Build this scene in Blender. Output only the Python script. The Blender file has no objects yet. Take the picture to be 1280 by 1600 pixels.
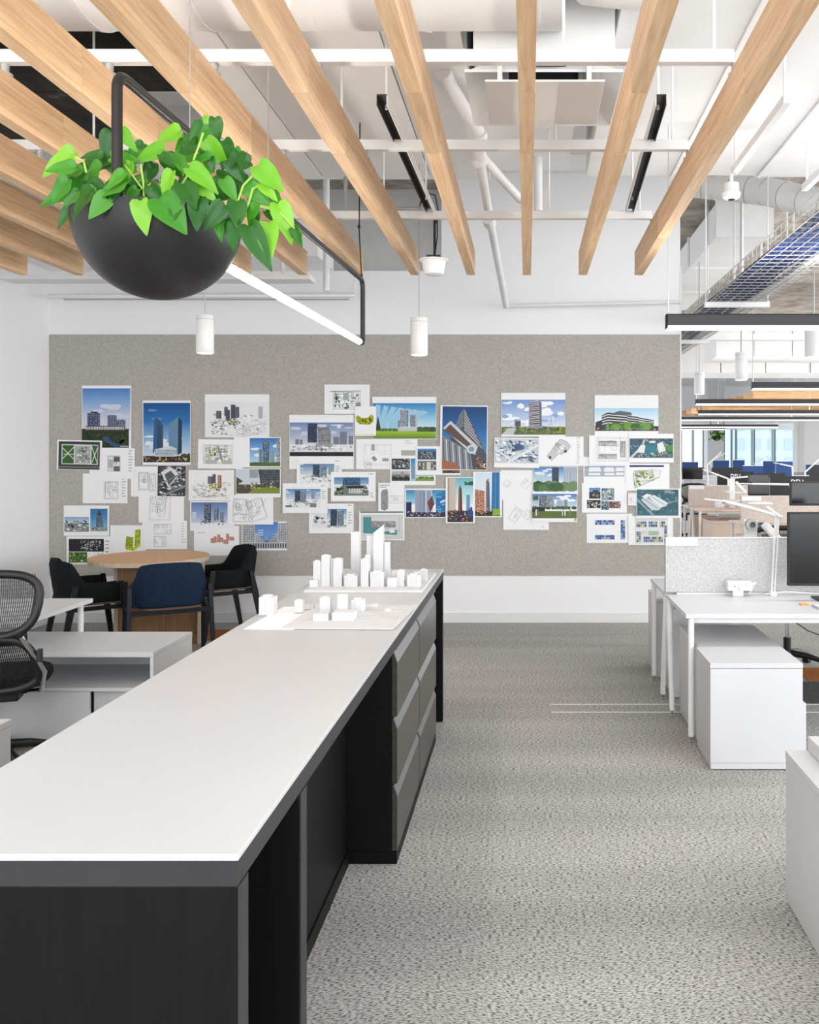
import bpy, bmesh, math, random
from mathutils import Vector, Matrix
random.seed(7)
S = bpy.context.scene
C = S.collection
PI = math.pi
# ---------------------------------------------------------------- camera, light, exposure
F = 1400.0; VX, VY = 824.0, 708.0; EYE = 1.62
cd = bpy.data.cameras.new('camera'); cam = bpy.data.objects.new('camera', cd); C.objects.link(cam)
cam.location = (0, 0, EYE); cam.rotation_euler = (PI/2, 0, 0)
cd.sensor_fit = 'HORIZONTAL'; cd.sensor_width = 36; cd.lens = F/1280*36
cd.shift_x = -(VX-640)/1280; cd.shift_y = -(800-VY)/1280
cd.clip_start = 0.05; cd.clip_end = 300
S.camera = cam
w = bpy.data.worlds.new('world'); S.world = w; w.use_nodes = True
bg = w.node_tree.nodes['Background']; bg.inputs[0].default_value = (0.93, 0.965, 1.0, 1); bg.inputs[1].default_value = 1.35
def area(name, loc, rot, sx, sy, power, col=(1, 1, 1)):
    l = bpy.data.lights.new(name, 'AREA'); l.shape = 'RECTANGLE'; l.size = sx; l.size_y = sy; l.energy = power; l.color = col
    o = bpy.data.objects.new(name, l); C.objects.link(o); o.location = loc; o.rotation_euler = rot
    return o
# added fill behind the photographer; window daylight from the right side of the office
area('fill_rear', (2.5, -3.2, 2.0), (PI/2, 0, 0), 12, 2.8, 170, (0.97, 0.985, 1))
area('daylight_side', (12.6, 9, 1.9), (0, PI/2, 0), 2.6, 22, 620, (0.98, 0.99, 1))
vs = S.view_settings; vs.view_transform = 'Standard'; vs.look = 'None'; vs.exposure = 0.78; vs.gamma = 1; vs.use_curve_mapping = False

def at(x, y, Y):                                  # photo pixel + distance -> point in the room
    return Vector(((x-VX)*Y/F, Y, EYE-(y-VY)*Y/F))
def s2l(c):
    return c/12.92 if c <= 0.04045 else ((c+0.055)/1.055)**2.4
def hexc(h):
    h = h.lstrip('#'); return tuple(s2l(int(h[i:i+2], 16)/255) for i in (0, 2, 4)) + (1,)
# ---------------------------------------------------------------- materials
M = {}
def mat(key, col, rough=0.5, metal=0.0, spec=0.5, emit=None, estr=0):
    m = bpy.data.materials.new(key); m.use_nodes = True; b = m.node_tree.nodes['Principled BSDF']
    b.inputs['Base Color'].default_value = hexc(col) if isinstance(col, str) else col
    b.inputs['Roughness'].default_value = rough; b.inputs['Metallic'].default_value = metal
    b.inputs['Specular IOR Level'].default_value = spec
    if emit: b.inputs['Emission Color'].default_value = hexc(emit); b.inputs['Emission Strength'].default_value = estr
    M[key] = m; return m
def nd(m, t, **kw):
    n = m.node_tree.nodes.new(t)
    for k, v in kw.items(): setattr(n, k, v)
    return n
def lk(m, a, b): m.node_tree.links.new(a, b)
def ramp(m, stops):
    r = nd(m, 'ShaderNodeValToRGB'); e = r.color_ramp.elements
    while len(e) < len(stops): e.new(0.5)
    for i, (p, c) in enumerate(stops): e[i].position = p; e[i].color = hexc(c) if isinstance(c, str) else c
    return r
def noisy(key, stops, scale=(1, 1, 1), nscale=5, detail=4, rough=0.6, bump=0, bdist=0.01, nrough=0.55, coord='Object', metal=0, spec=0.5):
    m = mat(key, stops[0][1], rough, metal, spec); b = m.node_tree.nodes['Principled BSDF']
    tc = nd(m, 'ShaderNodeTexCoord'); mp = nd(m, 'ShaderNodeMapping'); mp.inputs['Scale'].default_value = scale
    nz = nd(m, 'ShaderNodeTexNoise'); nz.inputs['Scale'].default_value = nscale; nz.inputs['Detail'].default_value = detail; nz.inputs['Roughness'].default_value = nrough
    lk(m, tc.outputs[coord], mp.inputs[0]); lk(m, mp.outputs[0], nz.inputs['Vector'])
    r = ramp(m, stops); lk(m, nz.outputs['Fac'], r.inputs[0]); lk(m, r.outputs[0], b.inputs['Base Color'])
    if bump:
        bp = nd(m, 'ShaderNodeBump'); bp.inputs['Strength'].default_value = bump; bp.inputs['Distance'].default_value = bdist
        lk(m, nz.outputs['Fac'], bp.inputs['Height']); lk(m, bp.outputs[0], b.inputs['Normal'])
    return m
noisy('wall_paint', [(0.3, '#f2f2f3'), (0.7, '#f4f4f5')], nscale=1.2, rough=0.75)
noisy('white_steel', [(0.35, '#e4e4e4'), (0.65, '#ececec')], nscale=3, rough=0.5)
noisy('duct_white', [(0.25, '#e8e8e8'), (0.5, '#eeeeee'), (0.8, '#f1f1f1')], nscale=2.2, detail=6, rough=0.55, bump=0.15, bdist=0.02)
noisy('deck_white', [(0.3, '#e4e4e4'), (0.55, '#ececec'), (0.75, '#f0f0f0')], nscale=2.5, detail=8, rough=0.8, bump=0.4, bdist=0.03)
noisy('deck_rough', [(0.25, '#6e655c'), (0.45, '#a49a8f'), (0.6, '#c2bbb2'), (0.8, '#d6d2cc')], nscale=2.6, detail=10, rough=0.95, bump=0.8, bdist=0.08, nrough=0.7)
noisy('deck_dark', [(0.35, '#151515'), (0.62, '#33312e'), (0.75, '#8d8a85')], nscale=3.0, detail=8, rough=0.95, bump=0.7, bdist=0.05)
noisy('concrete_white', [(0.2, '#b9b9b8'), (0.36, '#d4d4d2'), (0.7, '#dbdbda')], nscale=9, detail=10, rough=0.85, bump=0.4, bdist=0.02, nrough=0.7)
noisy('felt', [(0.28, '#97938c'), (0.45, '#aeaaa3'), (0.6, '#bab6af'), (0.78, '#c7c4bd')], nscale=60, detail=10, rough=1.0, bump=0.25, bdist=0.004, nrough=0.75, spec=0.1)
noisy('panel_fabric', [(0.3, '#a9aaab'), (0.5, '#bfc0c1'), (0.7, '#d0d1d2')], nscale=110, detail=6, rough=1.0, bump=0.2, bdist=0.002, spec=0.1)
noisy('panel_fabric_beige', [(0.3, '#b0a49c'), (0.5, '#c4b9b1'), (0.7, '#d2c8c1')], nscale=80, detail=6, rough=1.0, spec=0.1)
noisy('laminate', [(0.3, '#cacbce'), (0.7, '#cecfd2')], nscale=2, rough=0.38)
noisy('counter_white', [(0.3, '#bdbdbe'), (0.7, '#c1c1c2')], nscale=1.5, rough=0.33)
mat('white_gloss', '#e6e6e6', 0.3); mat('model_white', '#cfcfd1', 0.8)
noisy('black_laminate', [(0.35, '#09090a'), (0.65, '#0f0f10')], scale=(14, 14, 0.7), nscale=5, detail=6, rough=0.5, spec=0.15, bump=0.1, bdist=0.002)
noisy('black_frame', [(0.3, '#2a292b'), (0.7, '#302f31')], nscale=6, rough=0.45, spec=0.3)
noisy('drawer_steel', [(0.35, '#4a4843'), (0.65, '#55524c')], scale=(1, 1, 8), nscale=6, rough=0.3, metal=0.55)
mat('pull_steel', '#8b8c90', 0.3, 0.6)
mat('black_matte', '#100f10', 0.45); mat('bowl_black', '#161416', 0.42, spec=0.4); mat('black_plastic', '#121213', 0.5); mat('screen', '#050507', 0.12)
mat('screen_grey', '#232427', 0.25); mat('chrome', '#c9c9cb', 0.18, 1.0); mat('dark_metal', '#2a2a2d', 0.4, 0.4); mat('hole', '#060606', 0.9)
mat('pendant_black', '#2b292d', 0.45); mat('lamp_tube', '#ffffff', 0.5, emit='#fff4e6', estr=20); mat('led', '#ffffff', 0.5, emit='#fffaf2', estr=3)
mat('warm_bulb', '#ffffff', 0.5, emit='#ffc890', estr=3); mat('blue_cable', '#24407c', 0.6); mat('blue_cable_dark', '#1a2c58', 0.6)
mat('grey_wire', '#b5b5b3', 0.4, 0.4); mat('stem_green', '#a9c95a', 0.5); mat('soil', '#2a211a', 0.95)
noisy('fabric_navy', [(0.35, '#14202f'), (0.65, '#1e3049')], nscale=120, detail=4, rough=0.95, spec=0.15)
noisy('fabric_black', [(0.35, '#131517'), (0.65, '#1e2124')], nscale=120, detail=4, rough=0.95, spec=0.15)
mat('ebony', '#0e0f11', 0.5, spec=0.3); mat('ebony_blue', '#0f161f', 0.5, spec=0.3); mat('seat_ply', '#5a4636', 0.6)
noisy('table_edge', [(0.35, '#b9a68f'), (0.65, '#cdbca6')], scale=(6, 6, 1), nscale=6, rough=0.5)
noisy('blue_fabric', [(0.35, '#2a4476'), (0.65, '#34528a')], nscale=60, rough=0.9)
noisy('desk_beige', [(0.3, '#d9c3b3'), (0.7, '#e3cfc0')], nscale=2, rough=0.5)
noisy('rust_carpet', [(0.3, '#7a4c26'), (0.5, '#a86a38'), (0.7, '#c58a55')], nscale=160, detail=4, rough=1.0, spec=0.05)
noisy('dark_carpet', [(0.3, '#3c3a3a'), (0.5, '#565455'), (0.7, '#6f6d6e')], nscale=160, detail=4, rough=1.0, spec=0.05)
mat('strip_light', '#d0cfcb', 0.9); mat('orange_note', '#e0a04a', 0.7); mat('window_frame', '#b8c4cd', 0.45); mat('mullion_teal', '#4a6c78', 0.5)
mat('column_grey', '#d5d6d8', 0.7); mat('facade', '#c6ccd1', 0.9); mat('facade_window', '#b0bac3', 0.9)
mat('red_dot', '#b5362c', 0.5); mat('dark_glass', '#101114', 0.15)
def wood(key, a, b_, c, axis):                   # straight oak grain along one axis
    m = mat(key, a, 0.5, spec=0.35); bs = m.node_tree.nodes['Principled BSDF']
    tc = nd(m, 'ShaderNodeTexCoord'); oi = nd(m, 'ShaderNodeObjectInfo'); ad = nd(m, 'ShaderNodeVectorMath', operation='ADD')
    lk(m, tc.outputs['Object'], ad.inputs[0])
    cm = nd(m, 'ShaderNodeVectorMath', operation='SCALE'); cm.inputs['Scale'].default_value = 17
    cx = nd(m, 'ShaderNodeCombineXYZ')
    for i in range(3): lk(m, oi.outputs['Random'], cx.inputs[i])
    lk(m, cx.outputs[0], cm.inputs[0]); lk(m, cm.outputs[0], ad.inputs[1])
    mp = nd(m, 'ShaderNodeMapping'); sc = [34, 34, 34]; sc[axis] = 1.6; mp.inputs['Scale'].default_value = sc
    lk(m, ad.outputs[0], mp.inputs[0])
    nz = nd(m, 'ShaderNodeTexNoise'); nz.inputs['Scale'].default_value = 1.6; nz.inputs['Detail'].default_value = 8; nz.inputs['Roughness'].default_value = 0.65; nz.inputs['Distortion'].default_value = 0.4
    lk(m, mp.outputs[0], nz.inputs['Vector'])
    r = ramp(m, [(0.3, c), (0.5, b_), (0.68, a)]); lk(m, nz.outputs['Fac'], r.inputs[0])
    hs = nd(m, 'ShaderNodeHueSaturation'); mr = nd(m, 'ShaderNodeMapRange'); mr.inputs[3].default_value = 0.86; mr.inputs[4].default_value = 1.12
    lk(m, oi.outputs['Random'], mr.inputs[0]); lk(m, mr.outputs[0], hs.inputs['Value']); lk(m, r.outputs[0], hs.inputs['Color']); lk(m, hs.outputs[0], bs.inputs['Base Color'])
    bp = nd(m, 'ShaderNodeBump'); bp.inputs['Strength'].default_value = 0.12; bp.inputs['Distance'].default_value = 0.003
    lk(m, nz.outputs['Fac'], bp.inputs['Height']); lk(m, bp.outputs[0], bs.inputs['Normal'])
    return m
wood('oak', '#e2c29c', '#d6b18a', '#c09a72', 1); wood('oak_x', '#d8b184', '#c9a074', '#b18558', 0)
wood('table_top', '#dcae80', '#d3a274', '#c79468', 0); wood('oak_v', '#b18a66', '#a07a58', '#8a6748', 2)
def leaf_mat(key, a, b_):
    m = mat(key, a, 0.32); bs = m.node_tree.nodes['Principled BSDF']
    oi = nd(m, 'ShaderNodeObjectInfo'); r = ramp(m, [(0, a), (1, b_)]); lk(m, oi.outputs['Random'], r.inputs[0]); lk(m, r.outputs[0], bs.inputs['Base Color'])
    tr = nd(m, 'ShaderNodeBsdfTranslucent'); lk(m, r.outputs[0], tr.inputs[0]); mx = nd(m, 'ShaderNodeMixShader'); mx.inputs[0].default_value = 0.3
    out = m.node_tree.nodes['Material Output']; lk(m, bs.outputs[0], mx.inputs[1]); lk(m, tr.outputs[0], mx.inputs[2]); lk(m, mx.outputs[0], out.inputs[0])
leaf_mat('leaf_dark', '#1d5c14', '#2f741c'); leaf_mat('leaf_mid', '#3a8a1c', '#4f9e24'); leaf_mat('leaf_bright', '#6db82a', '#8ccc38')
def glass_mat():
    m = bpy.data.materials.new('window_glass'); m.use_nodes = True; n = m.node_tree.nodes; n.remove(n['Principled BSDF'])
    t = nd(m, 'ShaderNodeBsdfTransparent'); t.inputs[0].default_value = (0.86, 0.93, 0.98, 1); g = nd(m, 'ShaderNodeBsdfGlossy'); g.inputs['Roughness'].default_value = 0.05
    x = nd(m, 'ShaderNodeMixShader'); x.inputs[0].default_value = 0.06; lk(m, t.outputs[0], x.inputs[1]); lk(m, g.outputs[0], x.inputs[2]); lk(m, x.outputs[0], n['Material Output'].inputs[0]); M['glass'] = m
glass_mat()
def print_mat():
    m = mat('paper_print', '#ffffff', 0.45, spec=0.3); a = nd(m, 'ShaderNodeVertexColor', layer_name='ink'); lk(m, a.outputs[0], m.node_tree.nodes['Principled BSDF'].inputs['Base Color'])
print_mat(); mat('paper', '#f2f2f4', 0.6, spec=0.2)
def carpet():
    m = mat('carpet', '#b5b3ae', 1.0, spec=0.05); bs = m.node_tree.nodes['Principled BSDF']; tc = nd(m, 'ShaderNodeTexCoord')
    sx = nd(m, 'ShaderNodeSeparateXYZ'); lk(m, tc.outputs['Object'], sx.inputs[0])
    pg = nd(m, 'ShaderNodeMath', operation='PINGPONG'); pg.inputs[1].default_value = 0.45; lk(m, sx.outputs[0], pg.inputs[0])
    sh = nd(m, 'ShaderNodeMath', operation='MULTIPLY_ADD'); sh.inputs[1].default_value = 0.32; lk(m, pg.outputs[0], sh.inputs[0]); lk(m, sx.outputs[1], sh.inputs[2])
    cb = nd(m, 'ShaderNodeCombineXYZ'); lk(m, sx.outputs[0], cb.inputs[0]); lk(m, sh.outputs[0], cb.inputs[1])
    def nz(src, scale, s, d):                     # woven dashes turn direction every half metre
        mp = nd(m, 'ShaderNodeMapping'); mp.inputs['Scale'].default_value = scale; lk(m, src, mp.inputs[0])
        n = nd(m, 'ShaderNodeTexNoise'); n.inputs['Scale'].default_value = s; n.inputs['Detail'].default_value = d; lk(m, mp.outputs[0], n.inputs['Vector']); return n
    fine = nz(cb.outputs[0], (0.48, 1.5, 1), 155, 1.0); big = nz(tc.outputs['Object'], (0.15, 1.3, 1), 1.6, 3); grain = nz(tc.outputs['Object'], (1, 1, 1), 420, 1)
    r = ramp(m, [(0.3, '#62615e'), (0.42, '#858480'), (0.49, '#c9c7c2'), (0.7, '#d8d6d2')]); lk(m, fine.outputs['Fac'], r.inputs[0])
    r2 = ramp(m, [(0.35, '#e6e6e7'), (0.65, '#ffffff')]); lk(m, big.outputs['Fac'], r2.inputs[0])
    r3 = ramp(m, [(0.3, '#dedede'), (0.7, '#ffffff')]); lk(m, grain.outputs['Fac'], r3.inputs[0])
    prev = r.outputs[0]
    for q in (r2, r3):
        mul = nd(m, 'ShaderNodeMix', data_type='RGBA', blend_type='MULTIPLY'); mul.inputs[0].default_value = 1
        lk(m, prev, mul.inputs[6]); lk(m, q.outputs[0], mul.inputs[7]); prev = mul.outputs[2]
    lk(m, prev, bs.inputs['Base Color'])
    bp = nd(m, 'ShaderNodeBump'); bp.inputs['Strength'].default_value = 0.3; bp.inputs['Distance'].default_value = 0.003; lk(m, fine.outputs['Fac'], bp.inputs['Height']); lk(m, bp.outputs[0], bs.inputs['Normal'])
carpet()
# ---------------------------------------------------------------- mesh helpers
ORG = {}
class MB:
    def __init__(s): s.v = []; s.f = []
    def add(s, v, f):
        n = len(s.v); s.v += [Vector(p) for p in v]; s.f += [tuple(i+n for i in q) for q in f]; return s
    def box(s, x0, x1, y0, y1, z0, z1, mtx=None):
        v = [Vector((x, y, z)) for x in (x0, x1) for y in (y0, y1) for z in (z0, z1)]
        if mtx: v = [mtx @ p for p in v]
        return s.add(v, [(0, 1, 3, 2), (4, 6, 7, 5), (0, 4, 5, 1), (2, 3, 7, 6), (0, 2, 6, 4), (1, 5, 7, 3)])
    def tube(s, pts, r, n=10, cap=True, r1=None):
        pts = [Vector(p) for p in pts]; v = []; f = []; k = len(pts); prev = None
        for i, p in enumerate(pts):
            d = (pts[min(i+1, k-1)]-pts[max(i-1, 0)]).normalized()
            if prev is None:
                a = d.cross(Vector((0, 0, 1)))
                if a.length < 1e-3: a = d.cross(Vector((1, 0, 0)))
                a.normalize()
            else:
                a = (prev-d*prev.dot(d)).normalized()
            b = d.cross(a); prev = a; rr = r if r1 is None else r+(r1-r)*i/(k-1)
            v += [p+a*rr*math.cos(2*PI*j/n)+b*rr*math.sin(2*PI*j/n) for j in range(n)]
        for i in range(k-1):
            f += [(i*n+j, i*n+(j+1) % n, (i+1)*n+(j+1) % n, (i+1)*n+j) for j in range(n)]
        if cap: f += [tuple(range(n-1, -1, -1)), tuple(range((k-1)*n, k*n))]
        return s.add(v, f)
    def beam(s, p0, p1, wx, wz, up=(0, 0, 1)):     # square bar between two points
        p0, p1 = Vector(p0), Vector(p1); d = (p1-p0).normalized(); a = d.cross(Vector(up))
        if a.length < 1e-3: a = Vector((1, 0, 0))
        a.normalize(); b = a.cross(d); v = []
        for p in (p0, p1): v += [p+a*sx*wx/2+b*sz*wz/2 for sx, sz in ((-1, -1), (1, -1), (1, 1), (-1, 1))]
        return s.add(v, [(3, 2, 1, 0), (4, 5, 6, 7), (0, 1, 5, 4), (1, 2, 6, 5), (2, 3, 7, 6), (3, 0, 4, 7)])
    def lathe(s, prof, n=32, c=(0, 0, 0), close=True):
        c = Vector(c); v = []; f = []
        for r, z in prof: v += [c+Vector((r*math.cos(2*PI*j/n), r*math.sin(2*PI*j/n), z)) for j in range(n)]
        for i in range(len(prof)-1): f += [(i*n+j, i*n+(j+1) % n, (i+1)*n+(j+1) % n, (i+1)*n+j) for j in range(n)]
        if close: f += [tuple(range(n-1, -1, -1)), tuple(range((len(prof)-1)*n, len(prof)*n))]
        return s.add(v, f)
    def prism(s, poly, z0, z1):
        n = len(poly); return s.add([(x, y, z0) for x, y in poly]+[(x, y, z1) for x, y in poly],
            [tuple(range(n-1, -1, -1)), tuple(range(n, 2*n))]+[(i, (i+1) % n, n+(i+1) % n, n+i) for i in range(n)])
    def build(s, name, m, parent=None, world=True, smooth=False, bevel=0, label=None, cat=None, group=None, kind=None):
        v = s.v
        if parent is not None:
            o0 = ORG.get(parent.name, Vector())
            if world: v = [p-o0 for p in v]
        else:
            xs = [p.x for p in v]; ys = [p.y for p in v]; zs = [p.z for p in v]
            o0 = Vector(((min(xs)+max(xs))/2, (min(ys)+max(ys))/2, min(zs))); v = [p-o0 for p in v]
        me = bpy.data.meshes.new(name); me.from_pydata([tuple(p) for p in v], [], s.f)
        bm = bmesh.new(); bm.from_mesh(me); bmesh.ops.recalc_face_normals(bm, faces=bm.faces); bm.to_mesh(me); bm.free()
        if smooth:
            for p in me.polygons: p.use_smooth = True
            me.set_sharp_from_angle(angle=math.radians(40))
        me.materials.append(M[m] if isinstance(m, str) else m)
        o = bpy.data.objects.new(name, me); C.objects.link(o)
        if parent is not None: o.parent = parent; ORG[o.name] = o0
        else: o.location = o0; ORG[o.name] = o0
        if bevel:
            b = o.modifiers.new('bevel', 'BEVEL'); b.width = bevel; b.segments = 2; b.limit_method = 'ANGLE'
        tag(o, label, cat, group, kind)
        return o
def tag(o, label=None, cat=None, group=None, kind=None):
    if label: o['label'] = label
    if cat: o['category'] = cat
    if group: o['group'] = group
    if kind: o['kind'] = kind
    return o
def thing(name, label, cat, loc=(0, 0, 0), rz=0, group=None):
    o = bpy.data.objects.new(name, None); C.objects.link(o); o.location = loc; o.rotation_euler = (0, 0, rz); o.empty_display_size = 0.1
    ORG[o.name] = Vector(loc); return tag(o, label, cat, group)
def dup(root, loc, rz=None, label=None, group=None):
    r = root.copy(); C.objects.link(r); r.location = loc
    if rz is not None: r.rotation_euler = (0, 0, rz)
    if label: r['label'] = label
    if group: r['group'] = group
    for ch in list(root.children):
        c = ch.copy(); C.objects.link(c); c.parent = r
        for g in ch.children:
            d = g.copy(); C.objects.link(d); d.parent = c
    return r
def bx(*a): return MB().box(*a)
# ---------------------------------------------------------------- the setting
WY = 1400*EYE/265                                  # far pinboard wall
WL, WR = (78-VX)*WY/F, (1063-VX)*WY/F
ST = dict(kind='structure')
bx(WL-0.1, 13, -3.5, 36.2, -0.1, 0).build('floor', 'carpet', **ST)
bx(WL-0.1, 13, -3.5, 8.7, 4.3, 4.4).build('ceiling', 'deck_white', **ST)
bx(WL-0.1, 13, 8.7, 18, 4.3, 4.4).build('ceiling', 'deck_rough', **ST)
bx(WL-0.1, 13, 18, 36.2, 4.3, 4.4).build('ceiling', 'deck_white', **ST)
wb = bx(WL, -0.82, WY, WY+0.14, 0, 3.36).box(-0.82, WR, WY, WY+0.14, 0, 4.3).build('wall_back', 'wall_paint', **ST)
bx(WL-0.12, WL, -3.5, WY+0.6, 0, 4.3).build('wall_left', 'wall_paint', **ST)
bx(WL, -0.5, WY+0.55, WY+0.7, 3.0, 4.3).build('wall_upper', 'concrete_white', **ST)
bx(WL+0.012, WR, WY-0.012, WY, 0, 0.098).build('baseboard_back', 'white_gloss', bevel=0.003, **ST)
bx(WL, WL+0.012, -3.5, WY, 0, 0.098).build('baseboard_left', 'white_gloss', bevel=0.003, **ST)
bx(WR, WR+0.012, WY-0.004, WY+0.14, 0, 3.4).build('trim_1', 'white_gloss', **ST)
# light carpet joints and accent insets
for i, (y0, y1) in enumerate(((5.59, 5.606), (5.765, 5.78))):
    bx(0.15, 12, y0, y1, 0, 0.003).build('trim_%d' % (i+2), 'strip_light', **ST)
bx(-3.6, -1.9, 7.75, 8.2, 0, 0.004).build('carpet_inset', 'rust_carpet', label='rust coloured carpet strip under the round wooden table', cat='carpet')
bx(2.0, 5.0, 6.36, 6.75, 0, 0.004).build('carpet_inset', 'rust_carpet', label='rust coloured carpet strip below the chair at far right desk', cat='carpet')
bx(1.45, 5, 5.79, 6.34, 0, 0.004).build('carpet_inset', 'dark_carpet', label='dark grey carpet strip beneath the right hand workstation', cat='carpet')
# soffit at the left end of the pinboard wall
bx(WL, -1.85, 7.9, WY, 3.36, 3.75).build('ceiling_soffit', 'wall_paint', **ST)
felt = bx(WL+0.004, WR-0.004, WY-0.012, WY-.0004, 0.452, 2.751).build('felt_pinboard', 'felt', label='long grey brown felt pinboard covering the back wall', cat='pinboard')
# far window wall
FY = 36.0
bx(WL, 13, FY, FY+0.2, 0, 0.5).build('wall_far', 'wall_paint', **ST)
bx(WL, 13, FY, FY+0.2, 2.56, 4.3).build('wall_far', 'wall_paint', **ST)
bx(4, 13, FY-5, FY, 2.72, 2.8).build('ceiling_drop', 'wall_paint', **ST)
wx = [5.9, 7.0, 7.62, 8.02, 9.06, 9.42, 9.62, 10.25, 10.5, 10.95]
panes = [(1066, 1081), (1085, 1098), (1101, 1106), (1133, 1142), (1145, 1149), (1152, 1174), (1180, 1206), (1212, 1240)]
for i, (a, b) in enumerate(panes):
    x0 = (a-VX)*FY/F; x1 = (b-VX)*FY/F
    g = bx(x0, x1, FY+0.08, FY+0.09, 0.5, 2.56).build('window_%d' % (i+1), 'glass', **ST)
    bx(x0-0.07, x0, FY-0.02, FY+0.1, 0.5, 2.56).build('mullion', 'mullion_teal', g)
    bx(x1, x1+0.03, FY-0.02, FY+0.1, 0.5, 2.56).build('mullion', 'window_frame', g)
for a, b in ((1081, 1085), (1098, 1101), (1142, 1145), (1149, 1152), (1174, 1179), (1206, 1210.5), (1240, 1246)):
    bx((a-VX)*FY/F+0.03, (b-VX)*FY/F-0.02, FY-0.05, FY+0.15, 0.5, 2.56).build('trim_4', 'window_frame', **ST)
bx((1106-VX)*34/F, (1132-VX)*34/F, 34, 34.7, 0, 4.3).build('column', 'column_grey', label='pale grey column beside the far hanging planter', cat='column')
bx((1257-VX)*28/F, 13, 28, 28.4, 0, 4.3).build('wall_far_right', 'column_grey', **ST)
bx((1246-VX)*30/F, (1259-VX)*30/F, 30, 30.4, 0, 4.3).build('column', 'wall_paint', label='white column at right end of the far windows', cat='column')
ob = thing('office_tower', 'pale office tower seen through the far windows', 'building', (22, 80, -30))
bx(18, 36, 80, 90, -30, 40).build('wall', 'facade', ob)
for i in range(12):
    for j in range(6):
        bx(18.6+i*1.45, 19.4+i*1.45, 79.9, 80, -3.2+j*1.7, -2.2+j*1.7).build('window', 'facade_window', ob)

# ---------------------------------------------------------------- oak ceiling beams and their rails
BZ0, BZ1 = 2.90, 3.07
cuts = [1.0, 3.186, 3.834, 5.32, 6.446]
kE = 6.446/F
words = ['leftmost', 'second', 'third', 'fourth', 'fifth', 'sixth', 'seventh', 'eighth', 'ninth', 'tenth', 'eleventh', 'rightmost']
for i in range(12):
    xr = (43.5+87.4*i-VX)*kE; x0 = xr-0.06
    lab = (words[i]+' long oak ceiling beam' + ('' if i in (0, 11) else ', counted from the left'))
    t = thing('ceiling_beam', lab, 'beam', (xr-0.03, 1.0, BZ0), group='oak beams under the ceiling')
    for j in range(4):
        y0 = cuts[j]+(0.0008 if j else 0); dx = random.uniform(-0.0006, 0.0006)
        bx(x0+dx, xr+dx, y0, cuts[j+1]-0.0008, BZ0+random.uniform(0, 0.0008), BZ1).build('beam_section', 'oak', t, bevel=0.0012)
for nm, y in (('nearest', 3.454), ('middle', 4.444), ('far', 5.747)):
    t = thing('support_rail', nm+' white steel rail carrying the oak beams', 'rail', (0, y, 3.12), group='white rails above the beams')
    bx(WL, 0.795, y-0.02, y+0.02, 3.12, 3.17).build('channel', 'white_steel', t, bevel=0.003)
    for i in range(12):
        xr = (43.5+87.4*i-VX)*kE-0.03
        MB().lathe([(0.028, BZ1), (0.028, BZ1+0.012), (0.016, BZ1+0.016), (0.016, 3.12)], 14, (xr, y, 0)).build('mounting_disc', 'grey_wire', t, smooth=True)
    for x in (-3.4, -2.15, -0.92, 0.14, 0.72):
        zt = 4.3
        if y < 3.6 and x < 0.2: zt = 3.545
        elif -1.9 < x < -0.3: zt = 3.62
        elif x > 0.42: zt = 3.60
        MB().tube([(x, y, 3.16), (x, y, zt)], 0.006, 8).build('hanger_rod', 'white_steel', t, smooth=True)

# ---------------------------------------------------------------- ducts and services
t = thing('round_duct', 'large round white duct across the top left of the ceiling', 'duct', (-2.2, 3.75, 3.4))
MB().tube([(-4.5, 3.75, 3.86), (0.15, 3.75, 3.86)], 0.43, 40).build('duct_shell', 'duct_white', t, smooth=True)
for i in range(10):
    x = -4.2+i*0.47
    MB().tube([(x, 3.75, 3.86), (x+0.02, 3.75, 3.86)], 0.436, 40).build('seam_ring', 'duct_white', t, smooth=True)
t = thing('flat_duct', 'wide flat white duct behind the planter and left beams', 'duct', (-1.9, 5.4, 3.62))
for i in range(4):
    bx(-1.87+i*0.39, -1.87+(i+1)*0.39-0.006, 4.25, 6.5, 3.62+0.002*(i % 2), 4.1).build('duct_section', 'duct_white', t, bevel=0.004)
t = thing('flat_duct', 'wide flat white duct at the upper right above the pipes', 'duct', (1.8, 4.8, 3.60))
for i in range(5):
    x = 0.42+i*0.62
    bx(x, x+0.612, 3.1, 6.4, 3.60+0.003*(i % 2), 4.12).build('duct_section', 'duct_white', t, bevel=0.004)
    bx(x+0.6, x+0.625, 3.1, 6.4, 3.585, 3.60).build('standing_seam', 'duct_white', t)
bx(-0.28, 0.3, 4.7, 6.6, 3.7, 4.1).build('flat_duct', 'duct_white', bevel=0.004, label='short white duct directly behind the square ceiling diffuser', cat='duct')
t = thing('elbow_duct', 'white round duct elbow above the nearest rail near the centre', 'duct', (-0.1, 3.5, 3.6))
pts = [Vector((-0.55+0.5*math.sin(a), 3.2, 4.3-0.5*(1-math.cos(a)))) for a in [i*PI/2/8 for i in range(9)]]
MB().tube([(0.05, 3.35, 4.3), (0.05, 3.35, 3.95), (0.12, 3.5, 3.75), (0.3, 3.7, 3.68), (0.6, 3.75, 3.68)], 0.2, 28).build('duct_shell', 'duct_white', t, smooth=True)
bx(-4.5, -0.3, 6.9, 7.3, 3.85, 4.3).build('ceiling_joist', 'deck_white', **ST)
bx(-0.3, 6, 7.0, 7.35, 3.95, 4.3).build('ceiling_joist', 'deck_white', **ST)
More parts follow.
